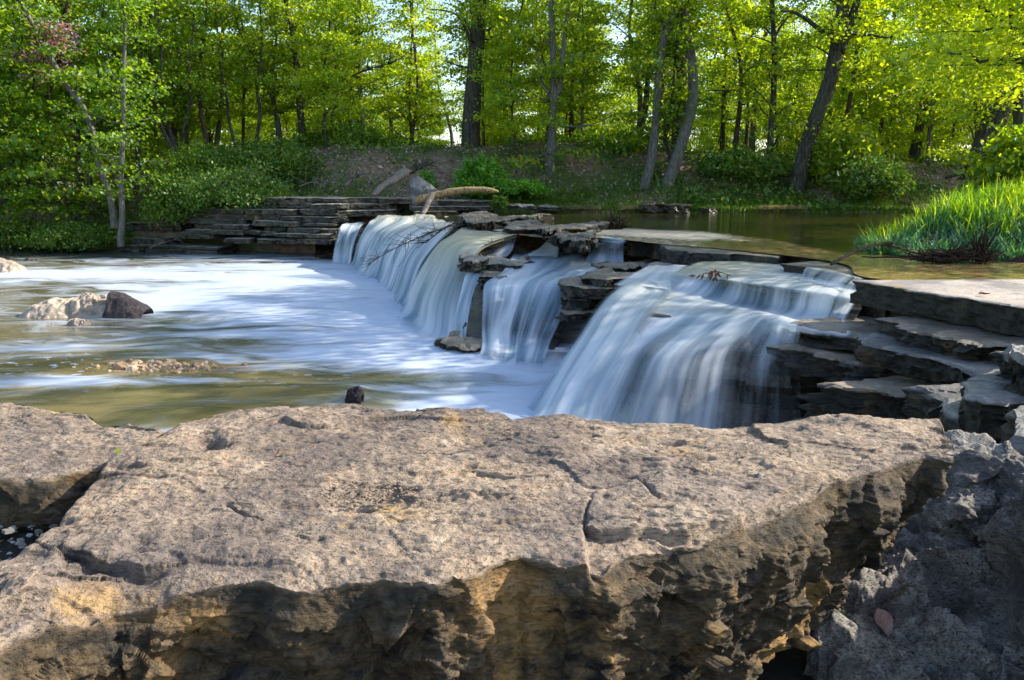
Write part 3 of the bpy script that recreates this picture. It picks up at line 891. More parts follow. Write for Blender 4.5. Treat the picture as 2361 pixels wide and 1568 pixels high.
fslab('dark stone wedged at the frame edge below the squared block', [(2330, 930), (2338, 1000), (2420, 1040), (2500, 1020)], 1.22, (.6, .3), .5, M['rock_block'], 52, rough=.05, top=.04, edge=.04)
# dark bedrock under and behind the slabs, so the joints close
def rock_wall(label, pts, zt, zb, seed, name='bedrock_wall', mat=None):
    p = resample(np.array([(x, y, 0) for x, y in pts]), 160)
    zz = np.linspace(zt, zb, 60)
    G = np.array([p + [0, 0, z] for z in zz])
    tn = np.gradient(p, axis=0); tn /= np.linalg.norm(tn, axis=1)[:, None]
    nm = np.stack([tn[:, 1], -tn[:, 0], 0 * tn[:, 0]], 1)
    q = G.reshape(-1, 3)
    c = np.floor(q[:, 2] / .11 + .6 * fbm(q, .6, 2, seed))
    st = _h(c, np.floor(q[:, 1] * 1.6 + c * .4), c * 0, seed)
    d = ((st - .5) * .22 + .06 * fbm(q, 3, 4, seed + 1)).reshape(G.shape[:2])
    G = G + nm[None] * d[..., None]
    tag(mesh(name, G.reshape(-1, 3), grid_faces(60, 160), mat or M['rock_wet'], smooth=False), label, 'bedrock')
rock_wall('dark wet bedrock filling the gaps between the stepped slabs', [(4.3, 9.6), (3.95, 8.4), (3.95, 7.7), (4.25, 6.8), (4.5, 5.9), (4.6, 4.8), (5.2, 3.2)][::1], 1.13, -.3, 5, name='ledge_bedrock')

# ledge pieces among the falls
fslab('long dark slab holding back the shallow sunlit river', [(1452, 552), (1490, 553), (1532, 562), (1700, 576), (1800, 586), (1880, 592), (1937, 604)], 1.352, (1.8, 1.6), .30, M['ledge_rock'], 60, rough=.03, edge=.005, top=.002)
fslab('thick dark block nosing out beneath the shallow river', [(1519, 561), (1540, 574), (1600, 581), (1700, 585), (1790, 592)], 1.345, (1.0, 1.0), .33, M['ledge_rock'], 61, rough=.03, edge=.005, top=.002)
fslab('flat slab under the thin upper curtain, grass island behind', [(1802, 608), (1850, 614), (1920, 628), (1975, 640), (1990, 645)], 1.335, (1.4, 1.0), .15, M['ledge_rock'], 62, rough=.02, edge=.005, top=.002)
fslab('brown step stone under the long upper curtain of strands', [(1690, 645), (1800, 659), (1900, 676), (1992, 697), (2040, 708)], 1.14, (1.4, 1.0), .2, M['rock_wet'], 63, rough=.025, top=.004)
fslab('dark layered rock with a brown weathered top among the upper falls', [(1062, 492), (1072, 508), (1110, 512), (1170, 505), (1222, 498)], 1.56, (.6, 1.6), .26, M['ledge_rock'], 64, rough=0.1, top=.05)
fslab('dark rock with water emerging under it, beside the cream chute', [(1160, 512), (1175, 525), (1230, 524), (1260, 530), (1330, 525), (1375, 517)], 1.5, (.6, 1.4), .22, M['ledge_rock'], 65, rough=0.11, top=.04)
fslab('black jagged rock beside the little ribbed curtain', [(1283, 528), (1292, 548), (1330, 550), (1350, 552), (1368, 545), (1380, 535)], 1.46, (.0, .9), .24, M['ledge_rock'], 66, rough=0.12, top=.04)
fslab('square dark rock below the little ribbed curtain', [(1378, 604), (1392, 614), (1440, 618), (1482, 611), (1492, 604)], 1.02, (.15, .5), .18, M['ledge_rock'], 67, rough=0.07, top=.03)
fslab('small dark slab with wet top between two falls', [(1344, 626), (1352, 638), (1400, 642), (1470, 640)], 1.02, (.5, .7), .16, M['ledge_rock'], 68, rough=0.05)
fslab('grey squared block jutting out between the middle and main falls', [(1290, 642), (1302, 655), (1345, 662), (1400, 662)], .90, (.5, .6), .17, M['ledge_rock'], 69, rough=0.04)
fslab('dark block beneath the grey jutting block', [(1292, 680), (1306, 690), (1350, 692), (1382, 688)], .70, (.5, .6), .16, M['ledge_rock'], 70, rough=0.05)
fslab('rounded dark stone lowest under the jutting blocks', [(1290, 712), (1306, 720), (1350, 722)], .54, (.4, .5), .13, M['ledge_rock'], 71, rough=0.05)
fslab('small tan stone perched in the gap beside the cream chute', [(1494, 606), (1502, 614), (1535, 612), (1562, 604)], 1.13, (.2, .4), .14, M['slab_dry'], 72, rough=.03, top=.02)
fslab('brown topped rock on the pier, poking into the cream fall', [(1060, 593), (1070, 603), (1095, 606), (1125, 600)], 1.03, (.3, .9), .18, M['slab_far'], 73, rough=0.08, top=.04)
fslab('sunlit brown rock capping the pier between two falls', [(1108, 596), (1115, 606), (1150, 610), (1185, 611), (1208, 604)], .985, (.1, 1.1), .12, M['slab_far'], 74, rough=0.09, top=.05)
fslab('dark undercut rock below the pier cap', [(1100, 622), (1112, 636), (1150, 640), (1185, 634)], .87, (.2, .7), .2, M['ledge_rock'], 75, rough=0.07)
backing('rock_pier', [[(1078, 622, .85), (1110, 630, .85), (1180, 634, .85)], [(1088, 690, .5), (1105, 700, .5), (1150, 705, .5)], [(1070, 740, .25), (1108, 750, .25), (1150, 760, .25)], [(1040, 792, -.02), (1100, 803, -.05), (1150, 812, -.05)]],
        60, 70, M['rock_wet'], 'narrow dark stone pier between the cream fall and middle fall', 'rock pier', off=.02, seed=9)
fslab('wet flat stone awash at the foot of the pier', [(1000, 783), (1030, 793), (1080, 798), (1112, 795)], .10, (.3, 1.0), .2, M['ledge_rock'], 76, rough=.06, top=.03)

# ------------------------------------------------------------------ bedrock faces behind the falls, then the water
pool_lip = lambda r, dz=0: [(x, y, z + dz) for x, y, z in r]
f1 = [[(866, 496, 1.37), (950, 495, 1.37), (1065, 500, 1.37)], [(850, 506, 1.33), (935, 508, 1.33), (1048, 522, 1.33)], [(836, 530, 1.05), (912, 540, 1.05), (1012, 560, 1.0)],
      [(820, 560, .68), (888, 580, .66), (975, 612, .6)], [(805, 607, .04), (868, 642, .04), (945, 695, .04)], [(775, 618, .012), (838, 660, .012), (915, 722, .012)]]
f0 = [[(790, 515, 1.14), (846, 512, 1.14)], [(782, 521, 1.10), (838, 518, 1.10)], [(770, 555, .65), (818, 560, .65)], [(763, 604, 0), (810, 609, 0)]]
f2 = [[(1068, 523, 1.37), (1120, 530, 1.37), (1196, 540, 1.37)], [(1046, 536, 1.35), (1100, 540, 1.35), (1160, 548, 1.34)], [(1008, 560, 1.2), (1055, 568, 1.2), (1108, 574, 1.18)],
      [(970, 612, .8), (1025, 625, .78), (1088, 632, .76)], [(940, 665, .4), (1000, 695, .35), (1076, 708, .35)], [(924, 706, .04), (985, 755, .04), (1068, 795, .04)], [(885, 728, .012), (950, 785, .012), (1050, 822, .012)]]
f2b = [[(1120, 545, 1.3), (1192, 548, 1.3)], [(1100, 556, 1.25), (1192, 553, 1.25)], [(1075, 580, 1.05), (1180, 578, 1.08)], [(1060, 602, .9), (1150, 596, .97)]]
f2c = [[(1262, 552, 1.26), (1292, 556, 1.26)], [(1240, 572, 1.1), (1290, 575, 1.1)], [(1205, 590, .98), (1290, 590, .98)]]
f2d = [[(1110, 600, .93), (1150, 606, .93)], [(1075, 625, .85), (1120, 630, .85)], [(1058, 680, .5), (1090, 690, .5)], [(1030, 775, .0), (1075, 795, .0)]]
f3b = [[(1386, 545, 1.37), (1446, 551, 1.37)], [(1378, 550, 1.34), (1442, 556, 1.34)], [(1362, 572, 1.13), (1440, 580, 1.13)], [(1342, 610, .93), (1440, 610, .96)]]
f3 = [[(1180, 585, .95), (1260, 580, .95), (1350, 590, .95), (1440, 606, .95)], [(1170, 606, .93), (1240, 600, .93), (1310, 606, .93), (1385, 625, .93)],
      [(1155, 632, .86), (1215, 628, .86), (1280, 632, .86), (1350, 645, .84)], [(1115, 655, .76), (1190, 650, .80), (1262, 655, .79), (1330, 672, .70)],
      [(1110, 700, .52), (1165, 700, .54), (1232, 708, .52), (1302, 725, .44)], [(1110, 750, .26), (1155, 755, .27), (1212, 762, .26), (1275, 778, .2)],
      [(1110, 806, .04), (1150, 812, .04), (1200, 820, .04), (1258, 826, .04)], [(1090, 838, .012), (1140, 848, .012), (1190, 856, .012), (1255, 862, .012)]]
f5 = [[(1602, 605, 1.24), (1700, 602, 1.24), (1800, 604, 1.24), (1920, 638, 1.24), (2000, 668, 1.24)],
      [(1546, 628, 1.225), (1620, 630, 1.225), (1700, 641, 1.225), (1800, 655, 1.225), (1900, 672, 1.225), (1992, 691, 1.225)],
      [(1530, 640, 1.18), (1612, 645, 1.16), (1699, 657, 1.15), (1798, 672, 1.15), (1896, 690, 1.15), (1985, 708, 1.15)],
      [(1508, 657, 1.10), (1600, 675, 1.04), (1690, 692, .985), (1795, 709, .98), (1885, 726, .99), (1965, 740, 1.015)],
      [(1450, 666, 1.08), (1555, 690, 1.01), (1680, 706, .975), (1760, 724, .975), (1842, 752, .975), (1990, 768, 1.01)],
      [(1385, 690, 1.03), (1510, 716, .975), (1650, 726, .945), (1745, 744, .94), (1846, 778, .93), (1990, 788, .985)]]
f5a = [[(1858, 615, 1.37), (1915, 622, 1.37), (1992, 642, 1.37)], [(1852, 619, 1.355), (1910, 628, 1.355), (1988, 648, 1.355)], [(1846, 634, 1.28), (1900, 644, 1.28), (1975, 660, 1.28)], [(1840, 647, 1.228), (1894, 657, 1.225), (1964, 674, 1.222)]]
f4 = [[(1520, 650, 1.12), (1600, 680, 1.02), (1690, 702, .985), (1765, 722, .98), (1850, 754, .98)],
      [(1455, 668, 1.06), (1545, 695, 1.0), (1650, 716, .955), (1745, 734, .95), (1850, 766, .95)],
      [(1392, 712, .92), (1480, 728, .90), (1590, 748, .86), (1710, 762, .85), (1848, 790, .85)],
      [(1330, 775, .66), (1425, 795, .68), (1550, 815, .68), (1690, 822, .68), (1850, 840, .68)],
      [(1268, 850, .35), (1370, 880, .35), (1510, 905, .36), (1670, 915, .36), (1852, 925, .36)],
      [(1196, 945, -.02), (1310, 985, -.02), (1480, 1010, -.02), (1660, 1025, -.02), (1854, 1035, -.02)]]
f4s = [[(1440, 645, 1.16), (1505, 650, 1.16), (1560, 668, 1.12)], [(1410, 660, 1.12), (1480, 668, 1.10), (1550, 690, 1.06)], [(1365, 700, .95), (1440, 712, .95), (1520, 735, .93)],
       [(1300, 785, .62), (1385, 800, .63), (1470, 830, .6)], [(1245, 870, .28), (1330, 895, .28), (1430, 925, .25)], [(1192, 945, .04), (1290, 985, .02), (1420, 1010, .0)], [(1140, 965, .012), (1260, 1030, .012), (1400, 1060, 0)]]
f5s = [[(1480, 610, 1.2), (1540, 612, 1.2), (1600, 610, 1.22)], [(1440, 632, 1.17), (1510, 636, 1.17), (1575, 632, 1.19)], [(1400, 655, 1.14), (1490, 660, 1.14), (1560, 670, 1.12)]]
WB = 'wet bedrock'
for nm, rws, lb, nu, sd in (('a', f1, 'dark wet rock face behind the uppermost wide fall', 90, 1), ('b', f2, 'dark wet rock face behind the cream coloured fall', 90, 2), ('c', f3, 'dark wet rock face behind the middle fall', 110, 3),
                        ('d', f4, 'dark wet rock face behind the main fall', 200, 4), ('e', f3b, 'dark rock behind the little ribbed curtain', 50, 6), ('f', f5, 'brown wet bedrock under the upper steps of the main fall', 160, 7), ('g', f0, 'dark rock behind the thin strand at the ledge end', 40, 8)):
    backing('bedrock_face', rws, nu, 60, M['rock_wet'], lb, WB, off=.24 if nm != 'f' else .13, seed=sd)
backing('bedrock_wall', [[(700, 500, 1.2), (900, 497, 1.3), (1060, 505, 1.3), (1200, 540, 1.3), (1300, 550, 1.3), (1450, 556, 1.3), (1540, 572, 1.3), (1940, 615, 1.3), (2100, 640, 1.3)],
        [(700, 600, .1), (880, 610, .1), (1050, 640, .3), (1200, 640, .5), (1300, 650, .5), (1450, 660, .6), (1560, 670, .8), (1940, 700, .9), (2100, 720, .9)],
        [(700, 610, -.3), (880, 640, -.3), (1050, 760, -.3), (1200, 790, -.3), (1300, 830, -.3), (1450, 900, -.3), (1600, 960, -.3), (1900, 1000, -.3), (2100, 1010, -.3)]], 260, 70, M['rock_wet'], 'dark bedrock wall running behind all the falls', WB, off=.75, seed=11)
fall('short white strand falling off the end of the stone ledge', f0, [.8, .75, .65, .9], [1.0, 1.8, 2.2, 1], [.1, 0, 0, 0], 50, 30, edge=.1, fq=6)
fall('wide white fall farthest upstream with a twiggy branch across it', f1, [.95, .9, .82, .82, .95, -.2], [.4, 1.2, 2.0, 1.8, .6, .4], [.8, .45, .15, 0, 0, 0], 150, 50, amp=.07, fq=1.6)
fall('smooth cream coloured chute falling beside the rock pier', f2, [1.1, 1.1, 1.1, 1.1, 1.1, 1.0, -.2], [.2, .4, .6, .7, .6, .3, .4], [1, 1, .9, .55, .25, 0, 0], 160, 60, amp=.05, fq=1.4)
fall('small ribbed spill between dark rocks above the pier', f2b, [.9, .8, .7, .9], [.5, 1.8, 2.4, .9], [.4, .1, 0, 0], 60, 30, edge=.06)
fall('thin wedge of water slipping between two dark rocks', f2c, [.9, .9, 1.0], [.5, .9, .8], [.7, .5, .1], 30, 20, edge=.1)
fall('white spill sliding off the pier into the cream fall', f2d, [.9, .9, .8, .9], [.5, 1.0, 1.2, .6], [.1, 0, 0, 0], 50, 40, edge=.12)
fall('little ribbed curtain dropping from the shallow slab', f3b, [1.0, .9, .62, 1.0], [.6, 1.6, 2.6, 1.2], [.6, .2, 0, 0], 90, 30, edge=.04, fq=9)
fall('middle fall rolling over a shelf then dropping white into the pool', f3, [1.1, 1.1, .78, 1.0, .62, .5, .9, -.2], [.3, .5, 1.6, 1.0, 1.9, 2.1, .8, .4], [.15, .1, 0, 0, 0, 0, 0, 0], 170, 80, amp=.09, fq=1.8)
fall('thin ribbed curtain over the flat slab near the grass island', f5a, [.55, .5, .38, .6], [1.0, 2.4, 3.2, 1.6], [.8, .2, 0, 0], 130, 24, fq=9, amp=.008, layers=1)
fall('milky water sliding past the small tan stone', f5s, [.9, 1.0, 1.0], [.6, .6, .5], [.35, .2, .1], 50, 20, edge=.2)
fall('long stepped curtain of strands above the main fall', f5, [1.0, .95, .50, .72, .9, -.4], [.3, .7, 2.6, 2.0, .4, .4], [1, .8, .1, .0, .3, .1], 260, 70, fq=6, amp=.012, edge=.05, layers=1, du_=[.6, .4, .05, 0, 0, 0], cu_=[1.0, 1.0, .5, .35, .3, .3])
fall('main fall, a broad veil thinning to dark rock at its dry end', f4, [.1, .95, .72, .45, .36, .5], [.3, 1.1, 1.9, 2.3, 2.4, 1.6], [.3, .2, .05, 0, 0, 0], 280, 90, amp=.11, fq=1.5, du_=[.5, .4, .2, .05, -.3, -.62])
fall('tall arching sheet of cream and white water beside the jutting blocks', f4s, [1.1, 1.05, .95, .85, .85, .95, -.2], [.2, .9, 1.8, 2.2, 1.9, .9, .4], [.4, .4, .3, .15, .05, 0, 0], 150, 80, amp=.08, fq=1.8, edge=.28)

# ------------------------------------------------------------------ stacked courses of the far ledge
def face_Y(x):
    return np.interp(x, [200, 270, 500, 765, 900, 1160, 1300], [28.9, 28.6, 26.8, 25.1, 25.9, 27.2, 28])
def ledge_slab(label, x0, x1, y0, y1, setback, seed, back=1.6, mat=None, rough=.05):
    xs_ = np.linspace(x0, x1, 5)
    yy0 = [Pd(x, y0, face_Y(x) + setback) for x in xs_]
    z = float(np.mean([p[2] for p in yy0]))
    mid = (x0 + x1) / 2
    th = Pd(mid, y0, face_Y(mid) + setback)[2] - Pd(mid, y1, face_Y(mid) + setback)[2]
    front = [p[:2] for p in yy0]
    bk = [np.array(p) + np.array([.2, back]) for p in front[::-1]]
    return slab(label, front + bk, z, th, mat or M['slab_far'], seed, group='stone slabs stacked in the far ledge', rough=rough, top=.015, edge=.015, inset=.05, dens=1.1)
ordn = ['first', 'second', 'third', 'fourth', 'fifth', 'sixth', 'seventh', 'eighth']
courses = [
    (1.05, [(593, 700, 455, 468), (701, 773, 456, 468), (774, 868, 456, 469), (869, 962, 457, 470)]),
    (.85, [(564, 640, 469, 480), (641, 715, 468, 480), (716, 800, 470, 482), (801, 900, 470, 483)]),
    (.65, [(440, 560, 481, 495), (561, 684, 482, 495), (689, 778, 483, 496), (779, 905, 484, 499)]),
    (.5, [(425, 457, 494, 504), (458, 559, 495, 504), (560, 645, 496, 509), (647, 691, 498, 508), (692, 800, 499, 513)]),
    (.38, [(438, 567, 505, 517), (582, 687, 510, 522), (694, 772, 515, 522)]),
    (.28, [(445, 491, 519, 529), (492, 571, 518, 529), (606, 656, 525, 533), (658, 772, 526, 538)]),
    (.15, [(429, 558, 530, 540), (560, 598, 532, 541), (599, 636, 534, 544), (637, 765, 539, 548)]),
    (.0, [(376, 430, 538, 550), (431, 493, 540, 551), (520, 575, 549, 560), (590, 680, 552, 562), (682, 764, 552, 563)]),
]
ends = {3: ['at the bank end', 'second from the bank', 'nearest the falls'], 4: ['at the bank end', 'second from the bank', 'third from the bank', 'at the falls end'],
        5: ['at the bank end', 'second from the bank', 'in the middle', 'fourth from the bank', 'at the falls end']}
ends[3][2] = 'at the falls end'
sd = 100
for ci, (sb, L) in enumerate(courses):
    for k, (x0, x1, y0, y1) in enumerate(L):
        sd += 1
        ledge_slab('stacked ledge slab in the %s course from the top, %s' % (ordn[ci], ends[len(L)][k]), x0, x1, y0, y1, sb + .12 * math.sin(sd * 2.1), sd, mat=M['slab_far'])
GP = 'low slabs at the bank end of the far ledge'
def loose(label, *a, **k):
    o = ledge_slab(label, *a, **k); o['group'] = GP; return o
loose('pale topped slab lowest beside the slim sapling trunk', 300, 378, 549, 565, .1, 150, rough=.05)
loose('dark cracked slab half buried behind the slim sapling', 288, 350, 513, 531, .9, 151, mat=M['slab_far'], rough=.06)
loose('dark slab half hidden by bushes above the ledge steps', 350, 416, 514, 530, .9, 152, rough=.06)
loose('thin brown slab just above the water by the ledge corner', 316, 500, 567, 573, .0, 153, rough=.03)
loose('flat dark slab touching the water under the ledge corner', 262, 330, 566, 576, -.1, 154, rough=.09)
loose('broken dark slab at the water below the sapling', 268, 316, 577, 586, -.2, 155, rough=.09)
loose('dark slab at the waterline under the stacked courses', 330, 500, 576, 587, .05, 156, rough=.05)
# slabs around and beyond the log
G2_ = 'thin slabs under the fallen log'
for lb, x0, x1, y0, y1, s, sdd in (('grey slab directly beneath the pale fallen log', 960, 1092, 462, 474, .7, 160), ('thin slab under the log, its broken end over the river', 1088, 1140, 463, 475, .75, 161),
                                  ('second thin slab below the fallen log', 950, 1132, 476, 486, .35, 162), ('brown slab resting just above the water under the log', 955, 1050, 487, 496, .1, 163)):
    o = ledge_slab(lb, x0, x1, y0, y1, s, sdd); o['group'] = G2_
# river edge stones
def bank_stone(label, x0, x1, y0, y1, Y, seed, mat, **k):
    a, b = Pd(x0, y0, Y), Pd(x1, y0, Y)
    th = Pd(x0, y0, Y)[2] - Pd(x0, y1, Y)[2]
    z = a[2]
    return slab(label, [a[:2], (a[:2] + b[:2]) / 2 + np.array([0, -.12]), b[:2], b[:2] + [-.1, .8], a[:2] + [.15, .9]], z, th, mat, seed, rough=.07, top=.05, edge=.03, **k)
bank_stone('thin pale slab at the grassy river edge beyond the log', 1168, 1232, 472, 484, 26.5, 170, M['slab_far'])
bank_stone('small grey slab at the river edge under the grass', 1238, 1291, 474, 486, 27.6, 171, M['slab_far'])
bank_stone('wide dark slab jutting over still water under the grassy bank', 1482, 1594, 470, 491, 27.3, 172, M['rock_wet'])
bank_stone('small dark stone under the grassy bank beside the wide slab', 1618, 1648, 479, 491, 27.7, 173, M['rock_wet'])

# the cut face of the far river bank, dark and undercut
# ------------------------------------------------------------------ stones standing in the pool
def blob_rock(label, prof, Y, z0, mat, seed, depth=.6, name='rock', cat='rock', rough=.05, group=None, lean=0.0):
    """prof: traced outline of the stone, foot to foot; the body bulges behind and before that outline and closes all round"""
    foot = max(y for _, y in prof)
    if z0 < .5:
        Y = float(P(prof[0][0], foot, z0)[1]) + depth * .35
    n = 64
    w = resample(np.array([Pd(x, y, Y) for x, y in prof]), n)
    c = w.mean(0); lo = z0 - .25
    half = (w[:, 0].max() - w[:, 0].min()) / 2; mid = (w[:, 0].max() + w[:, 0].min()) / 2
    rows = []
    for a in np.linspace(-1, 1, 34):
        k = max(0.0, 1 - abs(a) ** 2.2) ** .6
        top = np.maximum(w[:, 2], z0 - .1)
        h = lo + (top - lo) * k
        sq = .72 + .28 * k
        rows.append(np.column_stack([mid + (w[:, 0] - mid) * sq, w[:, 1] + a * depth + lean * (h - z0), h]))
    G = np.array(rows)
    G = np.concatenate([np.concatenate([G[:, :1] * [1, 1, 0] + [0, 0, lo], G, G[:, -1:] * [1, 1, 0] + [0, 0, lo]], 1)])
    q = G.reshape(-1, 3)
    sc_ = 1.2 / max(half, .15)
    d = rough * (1.5 * fbm(q, sc_ * 1.2, 3, seed, rid=True) + .7 * fbm(q, sc_ * 5, 4, seed + 1))
    d = d.reshape(G.shape[:2])
    up = np.clip((G[..., 2] - lo) / .2, 0, 1)
    G[..., 2] += d * up; G[..., 1] -= d * up; G[..., 0] += .5 * d * up
    o = mesh(name, G.reshape(-1, 3), grid_faces(G.shape[0], G.shape[1]), mat, smooth=False)
    tag(o, label, cat, group)
    return o
GK = 'broken stones standing together in the pool'
blob_rock('broad tan stone sloping into the pool, first of the cluster', [(60, 728), (72, 712), (100, 697), (118, 690), (140, 692), (165, 690), (180, 700), (198, 728)], 12.6, 0, M['pale_rock'], 1, group=GK, rough=.03)
blob_rock('pale jagged stone in the middle of the pool cluster', [(160, 724), (172, 700), (178, 686), (205, 677), (222, 684), (245, 688), (262, 700), (262, 727)], 12.7, 0, M['pale_rock'], 2, group=GK, rough=.04, depth=.4)
blob_rock('cream splinter of stone leaning against the dark pointed one', [(205, 726), (207, 680), (215, 677), (240, 684), (257, 692), (262, 726)], 13.1, 0, M['pale_rock'], 3, depth=.3, group=GK, rough=.03)
blob_rock('dark triangular stone with a sharp peak in the pool cluster', [(252, 730), (253, 676), (256, 673), (283, 676), (305, 688), (335, 704), (344, 712), (320, 722), (310, 731)], 12.3, 0, M['dark_rock'], 4, group=GK, rough=.015, depth=.35)
blob_rock('small orange stone in front of the pool cluster', [(158, 750), (162, 739), (176, 735), (192, 737), (202, 742), (200, 750)], 11.5, 0, M['pale_rock'], 5, depth=.2, rough=.02)
blob_rock('brown stone at the edge of the view in the far pool', [(-60, 626), (-40, 600), (0, 597), (22, 604), (45, 615), (50, 624)], 17.6, 0, M['pale_rock'], 6, depth=.5)
blob_rock('little dark stone barely breaking the far pool', [(48, 601), (60, 596), (72, 597), (90, 601)], 19.0, 0, M['dark_rock'], 7, depth=.2, rough=.02)
blob_rock('small black stone just beyond the rim of the huge boulder', [(795, 925), (800, 903), (812, 893), (826, 892), (835, 903), (837, 925)], 7.9, 0, M['dark_rock'], 8, depth=.16, rough=.025)

# concrete-like block and rotten wood on top of the ledge
blob_rock('blue grey angular block leaning by the path foot', [(943, 449), (946, 418), (951, 408), (968, 408), (990, 424), (1014, 441), (1012, 449)], 27.4, 1.75, M['rock_block'], 9, depth=.35, name='stone_block', cat='stone block', rough=.02)
t = MB()
pl = [Pd(x, y, Y) for x, y, Y in ((862, 450, 26.9), (872, 440, 27.0), (893, 424, 27.1), (915, 408, 27.3), (935, 397, 27.5), (949, 394, 27.6))]
t.tube(catmull(pl, 6), np.interp(np.linspace(0, 1, 31), [0, .25, .5, .8, 1], [.10, .16, .24, .20, .05]), 12, rough=.7, seed=4, flat=.6)
o = t.build('rotten_log', M['wood_grey']); tag(o, 'short rotten log splitting grey and brown on the ledge top', 'log')
t = MB()
pl = [Pd(x, y, 26.3) for x, y in ((958, 465), (975, 458), (1010, 449), (1050, 441), (1090, 438), (1125, 439), (1150, 442))]
t.tube(catmull(pl, 8), np.interp(np.linspace(0, 1, 49), [0, .1, .5, .9, 1], [.10, .13, .11, .09, .03]), 12, rough=.25, seed=5)
pl = [Pd(x, y, Y) for x, y, Y in ((1000, 450, 26.25), (988, 464, 26.0), (984, 476, 25.9), (974, 494, 25.7))]
lg = t.build('fallen_log', M['wood_pale']); tag(lg, 'long pale barkless log lying across the ledge slabs', 'log')
t = MB(); t.tube(catmull(pl, 6), np.linspace(.10, .07, 19), 10, rough=.3, seed=6)
st = t.build('branch_stub', M['wood_grey'], parent=lg, origin=tuple(lg.location)); st.location = (0, 0, 0)

def twiggy(name, label, cat, main, r0, mat, n, seed, ln=.5, droop=0.0, r1=.004, sides=5, spread=1.0, leaves=None, up=.3):
    rg = np.random.default_rng(seed)
    t = MB()
    pts = catmull(main, 8)
    t.tube(pts, np.linspace(r0, r1, len(pts)), sides)
    for i in range(n):
        k = rg.integers(int(len(pts) * .15), len(pts) - 1)
        d = rg.normal(size=3) * spread; d += (pts[min(k + 1, len(pts) - 1)] - pts[k]) / (np.linalg.norm(pts[min(k + 1, len(pts) - 1)] - pts[k]) + 1e-6) * .9
        d[2] = d[2] * .5 + up - droop
        d /= np.linalg.norm(d)
        L = ln * rg.uniform(.3, 1)
        b = pts[k] + np.outer(np.linspace(0, 1, 5), d * L) + np.cumsum(rg.normal(size=(5, 3)) * L * .05, 0)
        b[0] = pts[k]
        t.tube(b, np.linspace(max(r1 * 1.3, r0 * .4), r1 * .6, 5), 4)
    o = t.build(name, mat)
    tag(o, label, cat)
    return o
twiggy('driftwood_branch', 'brown twiggy branch hanging down across the upstream fall', 'branch', [Pd(x, y, Y) for x, y, Y in ((1046, 520, 18.5), (1010, 530, 18.2), (965, 548, 18.0), (920, 568, 17.8), (880, 590, 17.6), (848, 610, 17.5))], .017, M['bark_brown'], 46, 3, ln=.6, droop=.35, r1=.005)
twiggy('driftwood_branch', 'thin bare branch leaning on the dark layered rock', 'branch', [Pd(x, y, Y) for x, y, Y in ((1100, 505, 18.6), (1060, 512, 18.4), (1025, 525, 18.3), (1000, 545, 18.2), (980, 560, 18.2))], .02, M['bark_brown'], 22, 4, ln=.5, droop=.2, r1=.008)
twiggy('driftwood_twig', 'single thin twig lying over the cream chute', 'twig', [Pd(x, y, Y) for x, y, Y in ((1186, 548, 15.0), (1150, 553, 14.9), (1110, 570, 14.8))], .012, M['bark_brown'], 4, 5, ln=.25, r1=.006)

def root_mass(name, label, cat, px, py, Y, size, mat, seed, n=70, up=.8, rf=.14):
    rg = np.random.default_rng(seed)
    t = MB()
    c = Pd(px, py, Y)
    for i in range(n):
        d = rg.normal(size=3) * np.array(size) ; d[2] = abs(d[2]) * up
        a = c + rg.normal(size=3) * np.array(size) * .35
        a[2] = max(a[2], c[2] - .02)
        pts = a + np.outer(np.linspace(0, 1, 6), d * rg.uniform(.4, 1.2)) + np.cumsum(rg.normal(size=(6, 3)) * np.array(size) * .10, 0)
        r = rg.uniform(.25, 1) * min(size) * rf
        t.tube(pts, np.linspace(r, r * .35, 6), 5, rough=.4, seed=i)
    o = t.build(name, mat)
    tag(o, label, cat)
    return o
root_mass('driftwood_stump', 'knotty driftwood stump stranded on the shallow slab by the river', 'stump', 1419, 526, 18.0, (.17, .12, .20), M['wood_dark'], 3, 80, rf=.34)
root_mass('root_tangle', 'upright tangle of muddy roots against the grass island', 'driftwood', 2262, 597, 10.4, (.10, .10, .19), M['wood_dark'], 5, 120, up=1.0, rf=.22)
root_mass('root_tangle', 'low dark drift of roots lying along the foot of the grass island', 'driftwood', 2185, 598, 10.4, (.30, .12, .09), M['wood_dark'], 6, 160, up=.8, rf=.28)
twiggy('bent_stick', 'long bare stick arching out of the roots into shallow water', 'stick', [Pd(x, y, Y) for x, y, Y in ((1916, 609, 10.2), (1945, 594, 10.3), (1985, 574, 10.5), (2030, 563, 10.6), (2070, 570, 10.7), (2110, 582, 10.8), (2160, 587, 10.9))], .022, M['bark_brown'], 4, 6, ln=.15, r1=.02, sides=7)
t = MB(); t.tube(catmull([Pd(x, y, 10.6) for x, y in ((2295, 609), (2330, 606), (2361, 603), (2440, 596))], 6), np.linspace(.02, .11, 19), 10, rough=.15)
tag(t.build('black_log', M['wood_dark']), 'smooth black log end lying in the shallows at the frame edge', 'log')

